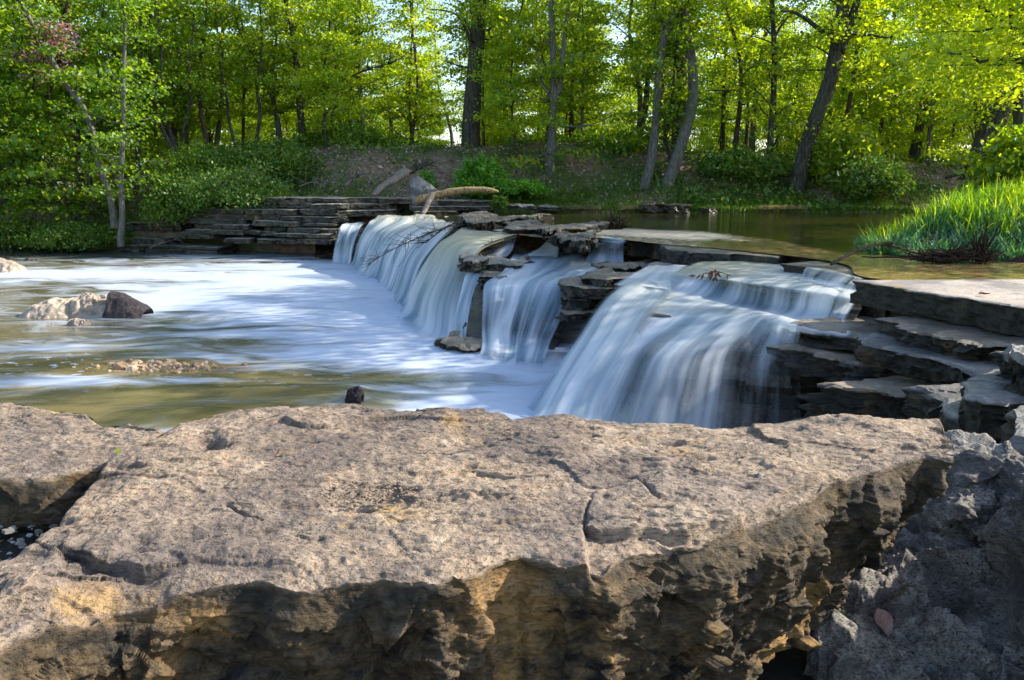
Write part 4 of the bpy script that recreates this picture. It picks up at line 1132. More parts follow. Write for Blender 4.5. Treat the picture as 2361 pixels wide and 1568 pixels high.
def leaf_thing(label, px, py, z, size, mat, rot, curl=.25, n=1, name='fallen_leaf', lift=.006, at=None, ax3=None, bx3=None):
    c = P(px, py, z) if at is None else at
    k = np.linspace(0, 1, 9)
    wv = np.sin(np.pi * k ** .8) * .3 * size
    ax = np.array([math.cos(rot), math.sin(rot), 0]); bx = np.array([-ax[1], ax[0], 0])
    if ax3 is not None: ax, bx = np.array(ax3, float), np.array(bx3, float)
    rows = []
    for s, w in zip(k, wv):
        for q in (-1, -.5, 0, .5, 1):
            rows.append(c + ax * (s - .5) * size + bx * q * w + np.array([0, 0, lift + abs(q) * w * curl + curl * .3 * size * (s - .5) ** 2 + .02 * size * math.sin(q * 5 + s * 9)]))
    o = mesh(name, np.array(rows), grid_faces(9, 5), mat, smooth=True)
    md = o.modifiers.new('thickness', 'SOLIDIFY'); md.thickness = .0012
    tag(o, label, 'leaf')
    return o
M['leaf_brown'] = bark_mat('pinkish_dead_leaf', (.36, .20, .17), (.50, .31, .27), 6)
M['leaf_red'] = bark_mat('reddish_dead_leaf', (.10, .035, .02), (.19, .07, .04), 6)
leaf_thing('curled dead leaf on the pale dry ledge slab', 2270, 680, 1.43, .11, M['leaf_red'], .1, .5)
# red-brown leaf cluster on a twig over the milky water
t = MB(); rg = np.random.default_rng(3)
tw = [Pd(x, y, 9.6) for x, y in ((1686, 636), (1665, 629), (1645, 626), (1632, 632))]
t.tube(catmull(tw, 5), .006, 5)
tob = t.build('leafy_twig', M['bark_brown']); tag(tob, 'small twig of withered red leaves hanging over the cascade', 'twig')
M['leaf_w'] = leaf_mat('withered_leaf', (.11, .04, .015), (.2, .07, .03), (.14, .08, .04), trans=.2, tcol=1)
c = Pd(1640, 630, 9.6); Vs = []
for i in range(26):
    a = c + rg.normal(size=3) * [.06, .03, .035]; d = rg.normal(size=3); d[2] -= .8; d /= np.linalg.norm(d); s = np.cross(d, rg.normal(size=3)); s /= np.linalg.norm(s)
    Vs += [a, a + d * .05 + s * .02, a + d * .1, a + d * .05 - s * .02]
fo = mesh('foliage', np.array(Vs) - np.array(tob.location), np.arange(len(Vs)).reshape(-1, 4), M['leaf_w'], parent=tob, smooth=False)
# ------------------------------------------------------------------ muddy stone mound in the near corner
rows = [[(2190, 1030, 1.30), (2240, 1045, 1.32), (2361, 1075, 1.34), (2650, 1110, 1.4)],
        [(2195, 1052, 1.40), (2230, 1050, 1.44), (2300, 1068, 1.42), (2361, 1085, 1.44), (2700, 1130, 1.7)],
        [(2180, 1110, 1.38), (2230, 1115, 1.42), (2290, 1125, 1.40), (2361, 1140, 1.44), (2750, 1160, 1.75)],
        [(2160, 1180, 1.30), (2220, 1185, 1.38), (2280, 1195, 1.36), (2361, 1210, 1.42), (2780, 1220, 1.75)],
        [(2120, 1250, 1.22), (2190, 1265, 1.26), (2270, 1275, 1.28), (2361, 1290, 1.34), (2800, 1300, 1.72)],
        [(2030, 1320, 1.20), (2120, 1330, 1.20), (2240, 1345, 1.22), (2361, 1355, 1.28), (2820, 1380, 1.66)],
        [(1940, 1395, 1.22), (2050, 1400, 1.22), (2200, 1410, 1.20), (2361, 1420, 1.24), (2850, 1450, 1.6)],
        [(1880, 1470, 1.18), (2000, 1475, 1.20), (2180, 1480, 1.18), (2361, 1490, 1.20), (2880, 1520, 1.5)],
        [(1865, 1540, 1.10), (2000, 1545, 1.15), (2180, 1550, 1.14), (2361, 1560, 1.15), (2900, 1600, 1.4)],
        [(1840, 1640, .95), (2000, 1650, 1.05), (2180, 1650, 1.08), (2361, 1660, 1.1), (2950, 1700, 1.3)],
        [(1800, 1800, .8), (2000, 1850, .9), (2180, 1850, .9), (2400, 1850, .9), (3000, 1900, 1.0)]]
G, _ = loft(rows, 420, 420)
q = G.reshape(-1, 3)
px, py = proj(q)
rough = 1 - .75 * np.exp(-(((px - 2330) / 170) ** 2 + ((py - 1400) / 130) ** 2)) 
n = .08 * fbm(q, 3.0, 3, 61, rid=True) + .05 * rough * fbm(q, 7, 4, 62, rid=True) + .030 * rough * fbm(q, 15, 3, 65, rid=True) + .014 * rough * fbm(q, 30, 4, 63, .6) + .003 * fbm(q, 60, 2, 64)
for cx, cy_, r_, v in ((2110, 1405, 34, .055), (2060, 1430, 26, .04), (2160, 1440, 30, .04), (2180, 1470, 26, .03), (2230, 1300, 60, .05), (2110, 1500, 120, -.02), (2200, 1385, 40, -.04), (2160, 1170, 40, .03)):
    n = n + v * np.exp(-(((px - cx) / r_) ** 2 + ((py - cy_) / (r_ * .8)) ** 2) ** 1.6)
du = np.gradient(G, axis=1); dv = np.gradient(G, axis=0)
nr_ = np.cross(du, dv); nr_ /= np.linalg.norm(nr_, axis=2)[..., None] + 1e-9
nr_[nr_[..., 2] < 0] *= -1
wr = np.clip(np.linspace(0, 9, G.shape[0]), .15, 1)[:, None]
G = G + nr_ * (n.reshape(G.shape[:2]) * wr * (.25 + .75 * sstep(2650, 2380, px.reshape(G.shape[:2]))))[..., None]
sk = [G[0] + np.array([.05 * k, .10 * k, -.16 * k]) for k in (4, 3, 2, 1)]
G = np.concatenate([np.array(sk), G])
G = np.concatenate([G] + [G[:, -1:] + np.array([.12 * k, 0, -.2 * k]) for k in (1, 2, 3, 4)], 1)
tag(mesh('muddy_rock', G.reshape(-1, 3), grid_faces(G.shape[0], G.shape[1]), M['mud_rock']), 'grey pitted mud-caked rock filling the lower corner, a pink dead leaf on it', 'rock')
gx, gy = proj(G.reshape(-1, 3)); kk = int(np.argmin((gx - 2036) ** 2 + (gy - 1462) ** 2)); cl = G.reshape(-1, 3)[kk]
leaf_thing('pinkish brown dead leaf standing on the grey muddy rock', 2036, 1462, 1.235, .085, M['leaf_brown'], -1.25, .35, lift=.03, at=cl, ax3=(.22, -.45, -.80), bx3=(.85, -.2, .2))
# dark ground in the crevice
xx, yy = np.meshgrid(np.linspace(-.4, 2.6, 60), np.linspace(.4, 3.0, 60))
q = np.stack([xx, yy, 1.09 + .05 * fbm(np.stack([xx.ravel(), yy.ravel(), 0 * xx.ravel()], 1), 3, 3, 5).reshape(xx.shape)], -1).reshape(-1, 3)
tag(mesh('soil_patch', q, grid_faces(60, 60), M['soil'], origin=(0, 0, 0)), kind='structure')
q[:, 2] += .03
# small green sprigs
def sprig(label, base, n, ln, mat, seed, name='weed', wide=.012, spread=.5):
    rg = np.random.default_rng(seed); V, Q = [], []
    for i in range(n):
        an = rg.uniform(0, 6.28); d = np.array([math.cos(an) * spread, math.sin(an) * spread, 1.0]); d /= np.linalg.norm(d)
        s = np.array([-math.sin(an), math.cos(an), 0]) * wide * rg.uniform(.6, 1)
        L = ln * rg.uniform(.5, 1)
        k0 = len(V)
        for t_, w in ((0, .4), (.4, 1), (.75, .8), (1, .05)):
            p = base + d * L * t_ + np.array([0, 0, -L * .35 * t_ * t_])
            V += [p - s * w, p + s * w]
        for j in range(3):
            a = k0 + 2 * j; Q.append((a, a + 1, a + 3, a + 2))
    o = mesh(name, np.array(V), np.array(Q), mat, smooth=False)
    tag(o, label, 'weed')
    return o
sprig('single green blade sprouting from the joint between boulder and slab', P(272, 1052, 1.69), 3, .05, M['grass'], 1, wide=.004, spread=.15)
sprig('green weed at the top of the dark gravel gap', P(232, 1105, 1.57), 12, .05, M['shrub_bright'], 2, wide=.008, spread=1.2)
sprig('small weed growing in the middle of the dark gravel gap', P(135, 1135, 1.57), 10, .045, M['shrub_bright'], 3, wide=.008, spread=1.2)
sprig('weed tuft low in the dark gravel gap', P(85, 1195, 1.57), 12, .045, M['shrub_bright'], 4, wide=.007, spread=1.2)
sprig('green seedling leaves in the crevice under the boulder', P(1925, 1418, 1.24), 6, .06, M['shrub'], 5, wide=.012, spread=1.4)

# ------------------------------------------------------------------ trees
def sprays(rg, ends, per, size, sx=.34, sz=.07, dirs=None):
    """leaf quads in flat sprays round twig points"""
    n = len(ends) * per
    c = np.repeat(ends, per, axis=0)
    off = rg.normal(size=(n, 3)) * np.array([sx, sx, sz])
    off[:, 2] -= .18 * np.linalg.norm(off[:, :2], axis=1)
    c = c + off
    s = size * np.exp(rg.normal(size=n) * .28)
    nrm = rg.normal(size=(n, 3)) * .55 + np.array([0, 0, 1.0])
    nrm[:, 0] += .25 * rg.normal(size=n)
    nrm /= np.linalg.norm(nrm, axis=1)[:, None]
    a = np.cross(nrm, rg.normal(size=(n, 3))); a /= np.linalg.norm(a, axis=1)[:, None]
    a[:, 2] -= .45; a /= np.linalg.norm(a, axis=1)[:, None]
    b = np.cross(nrm, a); b /= np.linalg.norm(b, axis=1)[:, None]
    a = a * s[:, None]; b = b * s[:, None]
    V = np.stack([c - a * .55, c - b * .48 + a * .05 + nrm * s[:, None] * .12, c + a * .65, c + b * .48 + a * .05 + nrm * s[:, None] * .12], 1).reshape(-1, 3)
    return V

LEAFY = .55
def fix(path):
    return np.asarray(path, float)

def make_tree(label, path, r0, r1, bark, leaf, seed, h0=.3, leafy=1.0, nb=26, blen=2.2, per=34, size=.11, name='tree', cat='tree', group=None, fork=None, extra=None, base=None, twigs=5, taper=1.0, up=.35, flare=1.35, sp=1.0, top=True, sx=.34):
    rg = np.random.default_rng(seed)
    path = catmull(path, 6)
    base = path[0].copy() if base is None else base
    n = len(path)
    t = np.linspace(0, 1, n)
    rad = r0 + (r1 - r0) * t ** taper
    rad *= 1 + (flare - 1) * np.exp(-t * n / 3.5)
    T = MB()
    T.tube(path, rad, 12 if r0 > .1 else 8, rough=.16 if r0 > .1 else .05, seed=seed)
    ends = []
    stems = [(path, rad, h0)]
    for fk in (fork or []):
        fp = catmull(fk['path'], 6)
        fr = np.linspace(fk['r'], fk.get('r1', fk['r'] * .4), len(fp))
        T.tube(fp, fr, 8, rough=.1, seed=seed + 9)
        stems.append((fp, fr, fk.get('h0', .25)))
    tot = sum(np.linalg.norm(s[0][-1] - s[0][0]) for s in stems)
    ga = rg.uniform(0, 6.28)
    for sp_, sr, hh in stems:
        L = np.linalg.norm(sp_[-1] - sp_[0])
        k = max(2, int(nb * L / tot))
        for i in range(k):
            u = hh + (1 - hh) * (i + rg.uniform(0, 1)) / k
            j = min(int(u * (len(sp_) - 1)), len(sp_) - 2)
            p0 = sp_[j] + (sp_[j + 1] - sp_[j]) * (u * (len(sp_) - 1) - j)
            ga += 2.4 + rg.normal() * .4
            el = up + rg.normal() * .22 + .25 * u
            d = np.array([math.cos(ga) * math.cos(el), math.sin(ga) * math.cos(el), math.sin(el)])
            bl = blen * rg.uniform(.55, 1.1) * (1.05 - .55 * u)
            m = 7
            s = np.linspace(0, 1, m)[:, None]
            b = p0 + d * bl * s + np.array([0, 0, -.12 * bl]) * s ** 2 + np.cumsum(rg.normal(size=(m, 3)) * bl * .035, 0) * (s > 0)
            br = max(.012, min(sr[j] * .45, .018 * bl + .008))
            T.tube(b, np.linspace(br, .006, m), 5, cap=False)
            for w in range(twigs):
                q = rg.uniform(.25, 1.0)
                jj = min(int(q * (m - 1)), m - 2)
                tp = b[jj]
                dd = d + rg.normal(size=3) * np.array([.8, .8, .25]); dd /= np.linalg.norm(dd)
                tl = bl * rg.uniform(.15, .4)
                T.tube(np.array([tp, tp + dd * tl * .5 + rg.normal(size=3) * .03, tp + dd * tl]), [.009, .006, .004], 3, cap=False)
                ends += [tp + dd * tl, tp + dd * tl * .5]
            ends.append(b[-1])
    for e in (extra or []):
        T.tube(catmull(e['path'], 6), np.linspace(e['r'], e.get('r1', .012), (len(e['path']) - 1) * 6 + 1), 7, rough=.1, seed=3)
        for q in e.get('leaf', []): ends.append(np.asarray(q, float))
    root = empty(name, base)
    tag(root, label, cat, group)
    tr = T.build('trunk', bark, parent=root, origin=base); tr.location = (0, 0, 0)
    V = sprays(rg, np.array(ends), per, size, sx=sx * sp, sz=.08 * sp)
    V = V.reshape(-1, 4, 3)[rg.uniform(size=len(V) // 4) < LEAFY * leafy].reshape(-1, 3)
    cr = mesh('crown', V, np.arange(len(V)).reshape(-1, 4), leaf, parent=root, smooth=False, origin=base)
    cr.location = (0, 0, 0)
    return root

def copy_tree(o, loc, rz, sc, label=None, group=None, leaf=None):
    c = o.copy(); COL.objects.link(c); c.location = loc; c.rotation_euler = (0, 0, rz); c.scale = (sc, sc, sc)
    if label: c['label'] = label
    if group: c['group'] = group
    for ch in o.children:
        d = ch.copy(); COL.objects.link(d); d.parent = c
    return c

def px_path(pts, Y, lean=None, top=12.0, sink=.4):
    """trace given as pixels from the foot up, at distance Y, carried on above the frame to height top"""
    w = [Pd(x, y, Y) for x, y in pts]
    d = w[-1] - w[-2]; d /= np.linalg.norm(d)
    d = d * .5 + np.array([0, 0, .5]); d /= np.linalg.norm(d)
    if top > w[-1][2] + .5:
        w.append(w[-1] + d * (top - w[-1][2]) / d[2] * .5)
        w.append(w[-1] + np.array([d[0] * .3, 0.2, 1]) * (top - w[-1][2]))
    w.insert(0, w[0] - np.array([0, 0, sink]))
    return w

def PY(x, y):   # distance of the bank where a foot stands
    return float(Pt(x, y)[1])

def wpx(px_, Y): return px_ / F * Y / 2     # traced width -> radius

Ty = PY(1085, 338)
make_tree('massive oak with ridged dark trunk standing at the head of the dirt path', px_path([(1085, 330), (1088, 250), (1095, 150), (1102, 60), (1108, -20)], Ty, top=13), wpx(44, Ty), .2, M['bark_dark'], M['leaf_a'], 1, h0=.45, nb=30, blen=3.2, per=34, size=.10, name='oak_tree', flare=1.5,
          extra=[dict(path=[Pd(1096, 120, Ty), Pd(1070, 60, Ty - .3), Pd(1045, 30, Ty - .6), Pd(985, 20, Ty - 1)], r=.09), dict(path=[Pd(1100, 75, Ty), Pd(1130, 66, Ty - .2), Pd(1170, 30, Ty - .5)], r=.07), dict(path=[Pd(1092, 160, Ty), Pd(1060, 152, Ty), Pd(1020, 140, Ty - .5)], r=.05)])
Ty = PY(1268, 400)
make_tree('grey barked tree forking halfway up, foot in the bank undergrowth beyond the big oak', px_path([(1266, 402), (1271, 340), (1275, 285), (1276, 200), (1274, 100), (1272, 0)], Ty), wpx(26, Ty), .07, M['bark_grey'], M['leaf_a'], 2, h0=.2, nb=30, blen=2.3, per=26, flare=1.3, taper=.7,
          fork=[dict(path=[Pd(1276, 240, Ty), Pd(1290, 200, Ty), Pd(1298, 120, Ty), Pd(1312, 0, Ty), Pd(1320, -60, Ty)], r=.12), dict(path=[Pd(1272, 230, Ty), Pd(1250, 190, Ty), Pd(1238, 120, Ty), Pd(1225, 40, Ty)], r=.06)],
          extra=[dict(path=[Pd(1285, 285, Ty - .4), Pd(1320, 292, Ty - .6), Pd(1370, 285, Ty - .8), Pd(1420, 262, Ty - 1)], r=.04)])
Ty = PY(1490, 430)
make_tree('slender leaning grey trunk, first of the pair on the bank above still water', px_path([(1485, 432), (1497, 390), (1508, 320), (1515, 240), (1522, 150), (1535, 80), (1556, 30), (1572, -10)], Ty), wpx(26, Ty), .08, M['bark_grey'], M['leaf_a'], 3, h0=.35, nb=22, blen=2.2, per=26, taper=.8,
          fork=[dict(path=[Pd(1524, 130, Ty), Pd(1527, 60, Ty), Pd(1530, -20, Ty)], r=.06)])
Ty = PY(1540, 425)
make_tree('smooth grey trunk curving like a bow, second of the bank pair', px_path([(1538, 428), (1556, 380), (1578, 310), (1592, 260), (1599, 200), (1592, 120), (1580, 50), (1574, -30)], Ty), wpx(32, Ty), .12, M['bark_grey'], M['leaf_a'], 4, h0=.55, nb=18, blen=2.4, per=26, taper=.8)
Ty = 35.0
make_tree('broad dark trunk rising behind the bowed grey trunk', px_path([(1562, 335), (1566, 260), (1572, 180), (1570, 80), (1566, -20)], Ty), wpx(30, Ty), .18, M['bark_dark'], M['leaf_b'], 5, h0=.5, nb=22, blen=2.6, per=24)
Ty = PY(1770, 405)
make_tree('straight slim dark tree with forking bare limbs on the bank', px_path([(1768, 408), (1776, 330), (1783, 220), (1785, 120), (1780, 0)], Ty), wpx(20, Ty), .06, M['bark_dark'], M['leaf_a'], 6, h0=.25, nb=26, blen=2.2, per=24, taper=.8,
          fork=[dict(path=[Pd(1783, 90, Ty), Pd(1808, 50, Ty), Pd(1830, 30, Ty), Pd(1870, 45, Ty)], r=.05)], extra=[dict(path=[Pd(1782, 100, Ty), Pd(1750, 88, Ty), Pd(1700, 75, Ty)], r=.035)])
Ty = PY(1838, 438)
make_tree('large leaning dark tree that forks high, rooted low on the bank', px_path([(1834, 442), (1846, 390), (1868, 310), (1895, 240), (1915, 180), (1925, 130), (1938, 60), (1948, -20)], Ty, top=12), wpx(45, Ty), .2, M['bark_dark'], M['leaf_a'], 7, h0=.5, nb=26, blen=2.8, per=24, taper=.6, flare=1.25,
          fork=[dict(path=[Pd(1932, 120, Ty), Pd(1958, 60, Ty), Pd(1975, 10, Ty), Pd(1990, -60, Ty)], r=.25, h0=.5)],
          extra=[dict(path=[Pd(1925, 75, Ty - .1), Pd(1895, 70, Ty - .3), Pd(1860, 45, Ty - .5), Pd(1830, 28, Ty - .8), Pd(1800, 25, Ty - 1)], r=.11, r1=.03), dict(path=[Pd(1935, 92, Ty - .1), Pd(1960, 78, Ty - .3), Pd(2000, 80, Ty - .5), Pd(2050, 88, Ty - .8)], r=.10, r1=.03)])
Ty = 27.0
make_tree('big dark trunk at the frame edge leaning over the far bank', px_path([(2258, 385), (2280, 320), (2305, 240), (2330, 160), (2350, 60)], Ty), wpx(62, Ty), .25, M['bark_dark'], M['leaf_a'], 8, h0=.55, nb=22, blen=2.8, per=24, flare=1.5)
# the bank on the other side
Ty = 27.2
make_tree('slim straight sapling standing on the ledge corner at the water', px_path([(278, 555), (282, 500), (279, 430), (281, 360), (285, 280), (284, 200), (288, 90)], Ty, top=9, sink=.2), wpx(16, Ty), .03, M['bark_grey'], M['leaf_b'], 10, leafy=.6, h0=.28, nb=30, blen=1.9, per=36, size=.10, flare=1.1)
Ty = 28.0
make_tree('long thin tree leaning far over from the bank foot', px_path([(262, 500), (250, 440), (228, 380), (215, 310), (190, 245), (150, 190), (115, 130), (78, 60), (40, -10)], Ty, top=9), wpx(17, Ty), .05, M['bark_grey'], M['leaf_b'], 11, leafy=.6, h0=.35, nb=26, blen=1.9, per=30, size=.12)
Ty = 31.0
make_tree('tree lit pale on one side of its trunk near the low clearing', px_path([(186, 428), (180, 380), (174, 300), (165, 250), (158, 150), (150, 60), (140, -20)], Ty), wpx(20, Ty), .07, M['bark_brown'], M['leaf_b'], 12, leafy=.6, h0=.3, nb=24, blen=2.2, per=26)
for i, (pts, Y, w, lb, bk, lf) in enumerate([
    ([(66, 330), (75, 280), (95, 245), (110, 215), (130, 160), (150, 80)], 30, 18, 'crooked brown tree bending beside the low clearing', 'bark_brown', 'leaf_b'),
    ([(405, 345), (385, 290), (368, 240), (352, 180), (345, 90), (352, -10)], 31.5, 16, 'dark tree with a slanting foot on the wooded slope', 'bark_dark', 'leaf_b'),
    ([(318, 380), (322, 310), (325, 250), (328, 190)], 30.5, 12, 'thin twisted dark tree high on the wooded slope', 'bark_dark', 'leaf_b'),
    ([(402, 330), (404, 220), (410, 120), (428, 60), (432, -20)], 34, 14, 'upright dark tree behind the slanting foot tree', 'bark_dark', 'leaf_a'),
    ([(500, 330), (510, 240), (512, 130), (516, -20)], 36, 12, 'slim grey tree midway along the wooded slope', 'bark_grey', 'leaf_a'),
    ([(700, 345), (692, 250), (684, 150), (672, 60), (652, -20)], 33.5, 20, 'dark heavy limbed tree where the slope meets the path', 'bark_dark', 'leaf_a'),
    ([(838, 305), (832, 230), (826, 150), (822, 60), (815, -20)], 36, 14, 'pale straight tree beyond the path', 'bark_grey', 'leaf_a'),
    ([(948, 330), (958, 260), (962, 180), (950, 60), (945, -20)], 37, 8, 'thin brown sapling close to the big oak', 'bark_brown', 'leaf_a'),
    ([(1315, 340), (1318, 250), (1322, 150), (1330, 60), (1345, -20)], 37, 14, 'dark tree behind the forking grey tree', 'bark_dark', 'leaf_a'),
    ([(1470, 330), (1488, 250), (1496, 150), (1508, 60), (1510, -20)], 35, 16, 'slim dark tree before the slender leaning trunk', 'bark_dark', 'leaf_a'),
    ([(1548, 370), (1535, 320), (1545, 270), (1550, 220)], 31, 10, 'thin crooked black stem between the two bank trunks', 'bark_dark', 'leaf_b'),
    ([(2110, 345), (2128, 250), (2140, 180), (2150, 60)], 36, 26, 'shadowed trunk under the bright yellow foliage', 'bark_dark', 'leaf_a'),
    ([(2030, 330), (2035, 250), (2040, 170), (2060, 60)], 40, 12, 'thin dark trunk among the wood under the yellow leaves', 'bark_dark', 'leaf_a'),
    ([(1665, 340), (1668, 250), (1672, 150), (1680, 40)], 38, 13, 'slim dark trunk left of the straight forking tree', 'bark_dark', 'leaf_a'),
    ([(1940, 300), (1945, 200), (1955, 100), (1960, 0)], 40, 13, 'dark trunk seen just behind the large leaning tree', 'bark_dark', 'leaf_a'),
]):
    make_tree(lb.replace(' left of', ' beside'), px_path(pts, Y, top=11), wpx(w, Y), .04, M[bk], M[lf], 30 + i, h0=.28, nb=22, blen=2.1, per=24, size=.12, leafy=.6)
# slim stems crossing one another on the wooded slope
GS = 'slim dark stems crossing on the wooded slope'
for i, (pts, Y, w, lb) in enumerate([
    ([(262, 400), (238, 350), (205, 300), (185, 250), (150, 200), (130, 120)], 29.5, 8, 'thin stem slanting across the low clearing'),
    ([(150, 420), (120, 380), (85, 350), (50, 320), (0, 305)], 28.4, 9, 'low dark limb reaching out towards the frame edge'),
    ([(322, 360), (300, 320), (285, 260), (262, 200), (250, 120)], 30, 7, 'wavy thin stem beside the slim sapling crown'),
    ([(412, 390), (395, 340), (372, 290), (360, 230), (372, 150), (366, 60)], 30.4, 12, 'curving double bent stem on the wooded slope'),
    ([(412, 350), (425, 290), (440, 230), (436, 150), (446, 60)], 31, 8, 'slender stem bending away above the dark bush'),
    ([(545, 345), (528, 280), (522, 220), (508, 150), (500, 60)], 32, 8, 'fine dark stem standing mid slope above the ledge'),
    ([(590, 330), (600, 260), (592, 200), (604, 120), (600, 20)], 32.5, 9, 'knobbly stem mid slope near the heavy limbed tree'),
    ([(650, 330), (640, 270), (622, 210), (598, 150), (560, 90)], 33, 9, 'stem leaning away from the heavy limbed tree'),
    ([(755, 330), (768, 260), (778, 200), (770, 120), (776, 20)], 34.5, 9, 'slim stem rising from the round crest shrub'),
    ([(90, 400), (95, 330), (70, 260), (78, 180), (60, 90)], 29, 9, 'crooked dark stem standing in the dark bank brush'),
    ([(20, 420), (28, 330), (22, 240), (34, 140), (30, 40)], 29.5, 10, 'dark upright stem closest to the frame edge on the dark bank'),
]):
    make_tree(lb, px_path(pts, Y, top=9.5), wpx(w, Y), .02, M['bark_dark'], M[['leaf_b', 'leaf_a'][i % 2]], 80 + i, h0=.35, nb=14, blen=1.6, per=20, size=.10, leafy=.5, group=GS, twigs=6)
# the long bare bough of the heavy limbed tree
b_ = twiggy('dead_branch', 'long bare bough sweeping up beside the heavy limbed tree', 'branch', [Pd(a, b, 32.6) for a, b in ((692, 242), (715, 222), (745, 205), (780, 188), (820, 172), (860, 156), (905, 146))], .085, M['bark_dark'], 22, 77, ln=1.0, r1=.015)
# redbud
Ty = 30.5
Ty = 28.6
rb = make_tree('redbud showing pink blossom among the green crowns', px_path([(120, 420), (118, 300), (112, 200), (105, 120), (120, 60)], Ty, top=7.5), .06, .02, M['bark_dark'], M['leaf_pink'], 60, h0=.62, nb=14, blen=1.4, per=26, size=.075, name='redbud_tree')
# near overhanging branches, sunlight painted into the yellow leaf colour
Ty = 15.5
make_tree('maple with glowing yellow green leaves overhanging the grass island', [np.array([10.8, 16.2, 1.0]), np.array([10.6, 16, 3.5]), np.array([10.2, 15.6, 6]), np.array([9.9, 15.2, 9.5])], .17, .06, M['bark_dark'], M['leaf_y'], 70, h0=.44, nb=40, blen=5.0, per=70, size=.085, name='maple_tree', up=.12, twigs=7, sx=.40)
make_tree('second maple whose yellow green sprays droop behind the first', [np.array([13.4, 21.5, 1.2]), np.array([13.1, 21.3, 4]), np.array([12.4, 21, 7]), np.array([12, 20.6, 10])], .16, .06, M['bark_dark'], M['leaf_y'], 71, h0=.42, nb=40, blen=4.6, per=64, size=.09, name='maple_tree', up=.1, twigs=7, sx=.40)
# overhanging branches on the other side
make_tree('leafy young tree crowding the edge of the view above the dark bank', [np.array([-18.6, 28.2, .5]), np.array([-18.3, 28, 3]), np.array([-17.6, 27.6, 5.5]), np.array([-17, 27.3, 8.5])], .10, .04, M['bark_dark'], M['leaf_b'], 72, h0=.12, nb=40, blen=2.6, per=30, size=.13)
make_tree('low spreading tree dipping its leaves towards the pool edge', [np.array([-15.8, 29.2, .8]), np.array([-16, 28.6, 2.2]), np.array([-16.6, 27.6, 3.6]), np.array([-17, 26.8, 4.6])], .08, .03, M['bark_dark'], M['leaf_b'], 73, h0=.15, nb=24, blen=2.2, per=26, size=.13, up=0.0)

# crowd of woodland trees behind the bank: five kinds, copied
protos = []
GW = 'young trees crowding the wood behind the bank'
kinds = ['slender young tree in leaf, one of many crowding the wood behind the bank'] * 6
for k in range(6):
    rg = np.random.default_rng(200 + k)
    hgt = [9, 11, 8, 12, 7, 10][k]
    pth = [np.array([0, 0, -.4])] + [np.array([rg.normal() * .06 * z, rg.normal() * .06 * z, z]) for z in (hgt * .3, hgt * .6, hgt)]
    protos.append(make_tree(kinds[k], pth, [.07, .12, .05, .16, .045, .09][k], .03, M[['bark_grey', 'bark_dark', 'bark_brown'][k % 3]], M[['leaf_a', 'leaf_b', 'leaf_c', 'leaf_a', 'leaf_c', 'leaf_c'][k]], 210 + k, h0=[.12, .3, .1, .35, .08, .2][k],
                            nb=[30, 30, 28, 30, 26, 30][k], blen=[2.1, 2.6, 1.8, 2.8, 1.6, 2.3][k], per=[46, 40, 46, 38, 48, 42][k], size=.10, group=GW))
rg = np.random.default_rng(5)
spots = []
def try_spot(x, y, dmin):
    if all((x - a) ** 2 + (y - b) ** 2 > dmin ** 2 for a, b in spots):
        spots.append((x, y)); return True
    return False
n = 0
for it in range(4000):
    y = rg.uniform(31.5, 64); hw = y * .70 + 2
    x = rg.uniform(-hw, hw)
    # gaps where the sky shows through
    px_ = x / y * F + W / 2
    if y > 44 and (840 < px_ < 1080 or 1140 < px_ < 1260 or 1350 < px_ < 1750) and rg.uniform() < .6: continue
    lim = 2.2 if px_ < 800 or px_ > 1950 else (2.7 if px_ < 1100 or 1380 < px_ < 1650 else 2.4)
    if 850 < px_ < 1130 and y < 34.5: continue
    if try_spot(x, y, lim * (1 + (y - 31) / 70)): n += 1
    if n >= 185: break
first = [True] * 6
for i, (x, y) in enumerate(spots):
    px_ = x / y * F + W / 2
    k = int(rg.choice([0, 2, 4, 5]) if y < 38 else rg.integers(0, 6))
    z = float(terrain(np.array([x]), np.array([y]))[0])
    rz, s = rg.uniform(0, 6.28), rg.uniform(.75, 1.15)
    if first[k]:
        protos[k].location = (x, y, z); protos[k].rotation_euler = (0, 0, rz); first[k] = False
    else:
        copy_tree(protos[k], (x, y, z), rz, s, group=GW)
rg = np.random.default_rng(55)
for i in range(44):
    y = rg.uniform(60, 72); x = -y * .68 + (i + rg.uniform(0, 1)) * y * 1.36 / 44
    k = (4, 2, 5)[i % 3]
    copy_tree(protos[k], (x, y, float(terrain(np.array([x]), np.array([y]))[0])), rg.uniform(0, 6.28), rg.uniform(.85, 1.1), 'low leafy tree in the far edge of the wood', 'low trees along the far edge of the wood')
# wood on the near side of the river, along the bank beyond the frame edge, its first tree added unseen to shade pool and falls
GN = 'bank trees beyond the grass island'
for i, (x, y, s, k) in enumerate([(12.3, 11.9, .88, 3), (15.6, 27.2, .8, 5), (19.0, 27.8, 1.1, 3), (23, 28, 1.1, 1)]):
    o = copy_tree(protos[k], (x, y, 1.3), i * 1.7, s, 'leafy tree on the bank beside the shallow river, beyond the grass island, placed for its shade', GN)

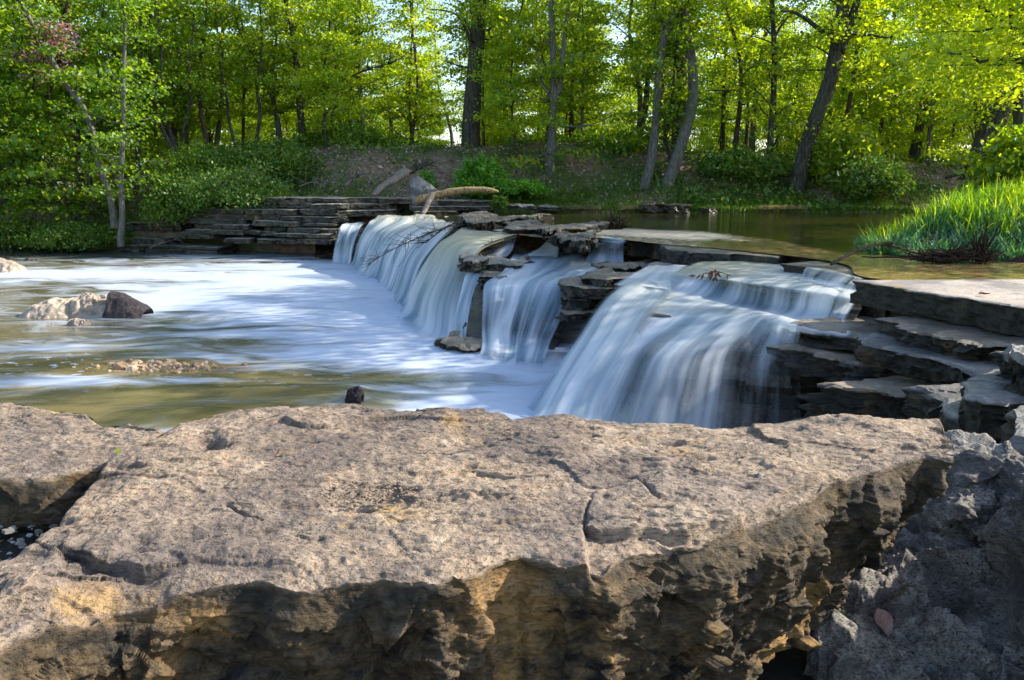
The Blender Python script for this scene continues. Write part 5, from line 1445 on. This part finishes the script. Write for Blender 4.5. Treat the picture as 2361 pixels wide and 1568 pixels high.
# ------------------------------------------------------------------ undergrowth and grass
def scatter_leaves(name, label, pts, size, mat, seed, kind='stuff', cat=None, up=.5):
    rg = np.random.default_rng(seed)
    n = len(pts)
    s = size * np.exp(rg.normal(size=n) * .35)
    nrm = rg.normal(size=(n, 3)) * .8 + np.array([0, -.2, up]); nrm /= np.linalg.norm(nrm, axis=1)[:, None]
    a = np.cross(nrm, rg.normal(size=(n, 3))); a /= np.linalg.norm(a, axis=1)[:, None]
    b = np.cross(nrm, a)
    a *= s[:, None]; b *= s[:, None] * .6
    V = np.stack([pts - a, pts - b + nrm * s[:, None] * .15, pts + a, pts + b + nrm * s[:, None] * .15], 1).reshape(-1, 3)
    o = mesh(name, V, np.arange(len(V)).reshape(-1, 4), mat, smooth=False, origin=(0, 0, 0))
    tag(o, label, cat, kind=kind)
    return o
rg = np.random.default_rng(77)
def bank_points(n, seed, f):
    rg = np.random.default_rng(seed)
    x = rg.uniform(-26, 26, n); y = bank_foot(x) + rg.uniform(-.1, 13, n) ** 1.0
    z = terrain(x, y)
    p = np.stack([x, y, z], 1)
    px_, py_ = proj(p + np.array([0, 0, .2]))
    keep = rg.uniform(size=n) < f(px_, py_, p)
    return p[keep]
def cover(px_, py_, p):
    c = fbm(p * np.array([1, 1, 0]), .55, 4, 91)
    d = .22 + 1.6 * c
    d += .45 * sstep(900, 700, px_) - .9 * np.exp(-((px_ - (1035 - (py_ - 340) * .12)) / 34) ** 2) * sstep(320, 340, py_) + .12 * ((px_ > 640) & (px_ < 960))
    d += .2 * (px_ > 1650)
    return np.clip(d, 0, 1)
pts = bank_points(150000, 3, cover)
rg = np.random.default_rng(9)
lift = np.abs(rg.normal(size=len(pts))) * (.12 + .30 * sstep(0, .5, fbm(pts * np.array([1, 1, 0]), .9, 3, 12)) + .15 * sstep(5, 8, pts[:, 1] - bank_foot(pts[:, 0])))
scatter_leaves('undergrowth', 'low green undergrowth covering the earth bank', pts + np.stack([rg.normal(size=len(pts)) * .05, rg.normal(size=len(pts)) * .05, lift], 1), .062, M['shrub'], 4)
pts = bank_points(60000, 5, lambda a, b, p: np.clip(.5 - 1.2 * fbm(p * np.array([1, 1, 0]), .55, 4, 91), 0, 1) * (a > 640))
scatter_leaves('leaf_litter', 'brown dead leaves strewn over the bank', pts + np.array([0, 0, .03]), .05, M['litter'], 6, up=1.5)

def bush(label, px, py, Y, rx, rz, n, mat, seed, size=.07, name='bush', yd=None):
    rg = np.random.default_rng(seed)
    c = Pd(px, py, Y)
    n0 = n // 40
    d = rg.normal(size=(n0, 3)); d /= np.linalg.norm(d, axis=1)[:, None]; d[:, 2] = np.abs(d[:, 2])
    cl = c + d * rg.uniform(.3, 1, (n0, 1)) ** .5 * np.array([rx, yd or rx * .8, rz])
    pts = np.repeat(cl, 40, 0) + rg.normal(size=(n0 * 40, 3)) * np.array([rx, rx, rz]) * .13
    t = MB()
    for k in range(min(n0, 26)):
        t.tube(np.array([c + rg.normal(size=3) * [rx * .1, rx * .1, 0], (c + cl[k]) / 2 + [0, 0, .05], cl[k]]), [.018, .012, .006], 4, cap=False)
    root = t.build(name, M['bark_brown'])
    tag(root, label, 'bush')
    f = scatter_leaves('foliage', None, pts - np.array(root.location), size, mat, seed + 1, kind=None)
    f.parent = root
    return root
bush('bright green rounded bush at the foot of the dirt path', 1108, 438, 28.6, .95, 1.05, 5200, M['shrub_bright'], 1, size=.05)
bush('low bright green clump spreading beside the rounded bush', 1195, 446, 28.6, 1.1, .5, 3200, M['shrub_bright'], 2, size=.05)
bush('small bright weed bush behind the blue grey block', 985, 436, 28.2, .35, .6, 1200, M['shrub_bright'], 3, size=.04)
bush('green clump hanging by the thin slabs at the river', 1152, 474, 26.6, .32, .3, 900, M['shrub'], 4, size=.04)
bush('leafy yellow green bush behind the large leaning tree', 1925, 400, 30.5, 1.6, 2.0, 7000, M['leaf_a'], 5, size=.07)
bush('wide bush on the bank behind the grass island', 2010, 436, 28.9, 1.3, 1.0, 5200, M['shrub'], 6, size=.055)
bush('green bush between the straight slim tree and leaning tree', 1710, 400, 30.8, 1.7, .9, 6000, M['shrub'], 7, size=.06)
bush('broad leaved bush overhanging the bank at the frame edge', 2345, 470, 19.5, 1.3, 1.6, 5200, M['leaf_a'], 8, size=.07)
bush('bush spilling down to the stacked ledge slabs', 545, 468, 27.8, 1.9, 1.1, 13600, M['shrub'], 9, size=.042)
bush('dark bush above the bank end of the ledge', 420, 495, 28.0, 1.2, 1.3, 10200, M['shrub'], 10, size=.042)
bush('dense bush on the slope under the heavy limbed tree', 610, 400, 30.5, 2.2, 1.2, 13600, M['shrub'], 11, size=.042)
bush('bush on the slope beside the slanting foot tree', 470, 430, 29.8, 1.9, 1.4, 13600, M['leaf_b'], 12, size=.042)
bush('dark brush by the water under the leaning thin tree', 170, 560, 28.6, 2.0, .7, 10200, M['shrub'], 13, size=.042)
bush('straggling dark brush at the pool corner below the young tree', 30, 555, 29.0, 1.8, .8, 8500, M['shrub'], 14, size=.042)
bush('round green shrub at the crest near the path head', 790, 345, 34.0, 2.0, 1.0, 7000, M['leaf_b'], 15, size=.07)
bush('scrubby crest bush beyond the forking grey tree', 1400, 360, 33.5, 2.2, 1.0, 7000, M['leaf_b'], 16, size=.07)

def blades(name, label, base, ln, wid, mat, seed, kind='stuff', cat=None, droop=.6, lean=None, seg=4):
    rg = np.random.default_rng(seed)
    n = len(base)
    an = rg.uniform(0, 6.28, n)
    d = np.stack([np.cos(an), np.sin(an), 0 * an], 1)
    if lean is not None: d = d + np.asarray(lean); d /= np.linalg.norm(d, axis=1)[:, None]
    L = ln * rg.uniform(.55, 1.15, n)
    out = rg.uniform(.15, .8, n) * droop
    sd_ = np.stack([-d[:, 1], d[:, 0], 0 * an], 1) * wid * rg.uniform(.7, 1.3, n)[:, None]
    V = []
    for k in range(seg + 1):
        t_ = k / seg
        p = base + d * (out * L * t_ ** 1.8)[:, None] + np.array([0, 0, 1.0]) * (L * (t_ - out * .55 * t_ ** 2.2))[:, None]
        w = (1 - t_ ** 2) * (.6 + .8 * t_) + .02
        V += [p - sd_ * w, p + sd_ * w]
    V = np.stack(V, 1)
    m = 2 * (seg + 1)
    q = np.array([(2 * k, 2 * k + 1, 2 * k + 3, 2 * k + 2) for k in range(seg)])
    Q = (q[None] + (np.arange(n) * m)[:, None, None]).reshape(-1, 4)
    o = mesh(name, V.reshape(-1, 3), Q, mat, smooth=False, origin=(0, 0, 0))
    tag(o, label, cat, kind=kind)
    return o
# grass island: a low mound in the river
ic = np.array([8.05, 12.9])
def mound(x, y):
    r = np.hypot((x - ic[0] - .45 * (y - ic[1])) / 2.35, (y - ic[1]) / 2.1)
    return 1.30 + .70 * sstep(1.05, .2, r) + .06 * np.sin(x * 5) * np.cos(y * 4) * (r < 1)
xx, yy = np.meshgrid(np.linspace(4.3, 12, 90), np.linspace(10.3, 15.6, 70))
q = np.stack([xx, yy, mound(xx, yy) + .05 * fbm(np.stack([xx.ravel(), yy.ravel(), 0 * xx.ravel()], 1), 2, 3, 5).reshape(xx.shape) - .03], -1).reshape(-1, 3)
isl = mesh('island_mound', q, grid_faces(70, 90), M['ground'])
tag(isl, 'earth mound of the grass island in the shallow river', 'island')
def isl_pts(n, seed, f):
    rg = np.random.default_rng(seed)
    x = rg.uniform(4.4, 12, n); y = rg.uniform(10.4, 15.2, n)
    r = np.hypot((x - ic[0] - .45 * (y - ic[1])) / 2.35, (y - ic[1]) / 2.1)
    k = (r < 1.02) & (rg.uniform(size=n) < f(x, y, r))
    return np.stack([x, y, mound(x, y) - .02], 1)[k]
bald = lambda x, y: np.exp(-((x - 6.1) / .55) ** 2 - ((y - 11.7) / .35) ** 2)
blades('island_grass', 'tall bright green grass crowning the island', isl_pts(26000, 1, lambda x, y, r: np.clip(1.1 - r * .75 - bald(x, y), 0, 1) * (.35 + .65 * (fbm(np.stack([x, y, 0 * x], 1), 1.3, 3, 8) > -.1)) * (y > 11.5)),       .52, .009, M['grass'], 2, droop=.9, lean=(.1, -.1, 0))
blades('island_sedge', 'bluish green drooping sedge round the foot of the island', isl_pts(30000, 3, lambda x, y, r: np.clip((r - .35) * 1.8, 0, 1) * (y < 13.0) * (1 - .9 * bald(x, y))),       .36, .017, M['grass_blue'], 4, droop=1.35)
blades('dead_grass', 'straw coloured dead blades bent among the island grass', isl_pts(5200, 9, lambda x, y, r: np.clip(.8 - r * .3 + bald(x, y), 0, 1) * .35), .34, .006, M['litter'], 12, droop=1.7)
pt = np.array([P(1985 + a * 9, 562 + b * 2, ZU) for a, b in np.random.default_rng(4).normal(size=(26, 2))])
o = blades('grass_tuft', 'small lone tuft of drooping grass standing in the still river', pt, .26, .007, M['grass_blue'], 5, kind=None, cat='grass tuft', droop=1.2)
# bank grass along the still river
rg = np.random.default_rng(14)
n = 60000
x = rg.uniform(-1.5, 17, n); y = bank_foot(x) + np.abs(rg.normal(size=n)) * 1.0 - .1
z = terrain(x, y)
keep = rg.uniform(size=n) < np.clip(.75 + 1.5 * fbm(np.stack([x, y, 0 * x], 1), .8, 3, 3), 0, 1)
blades('bank_grass', 'fringe of green grass along the foot of the river bank', np.stack([x, y, z - .03], 1)[keep], .24, .013, M['bank_green'], 6, droop=1.0)
x = rg.uniform(-1.0, 17, 4000); y = bank_foot(x) - .12 + rg.normal(size=4000) * .06
blades('dry_grass', 'dry straw coloured grass hanging over the water edge', np.stack([x, y, 1.48 + 0 * x], 1)[fbm(np.stack([x, y, 0 * x], 1), .9, 2, 3) > .05], .22, .008, M['litter'], 7, droop=1.8, lean=(0, -1.2, 0))
# fallen dead branches on the dark bank
GB = 'dead branches lying on the banks'
for lb, pts_, Y, r_, s_ in (
    ('dead bough arching over the dark bank below the clearing', [(0, 470), (60, 420), (110, 405), (170, 400), (215, 402), (270, 430)], 28.3, .07, 1),
    ('long grey bough slanting across the wooded slope foot', [(175, 500), (230, 455), (290, 420), (350, 385)], 28.8, .07, 2),
    ('thin pale stick slanting in the grass at the water', [(345, 572), (375, 560), (420, 548)], 27.6, .03, 3),
    ('pale twiggy brush strewn on the litter above the ledge', [(690, 430), (720, 420), (750, 425), (800, 400)], 28.6, .025, 4),
    ('bare white twigs standing on the litter bank', [(730, 440), (760, 415), (770, 395), (790, 380)], 28.9, .02, 5),
    ('dark fallen bough behind the bank near the leaning edge trunk', [(2180, 410), (2230, 395), (2290, 370), (2361, 350)], 27.0, .06, 6),
    ('rotting dark limb high on the bank above the rotten log', [(940, 400), (970, 385), (1000, 375)], 29.5, .09, 7),
    ('grey broken snag leaning on the bank above the ledge', [(798, 430), (812, 415), (830, 400)], 28.8, .10, 8)):
    o = twiggy('dead_branch', lb, 'branch', [Pd(a, b, Y) for a, b in pts_], r_, M['wood_grey'] if s_ in (3, 4, 5, 8) else M['bark_dark'], 14, s_ + 50, ln=.9 if r_ < .05 else .7, r1=.01)
    o['group'] = GB
sh = lambda x: 0
xx = rg.normal(size=(240, 3))
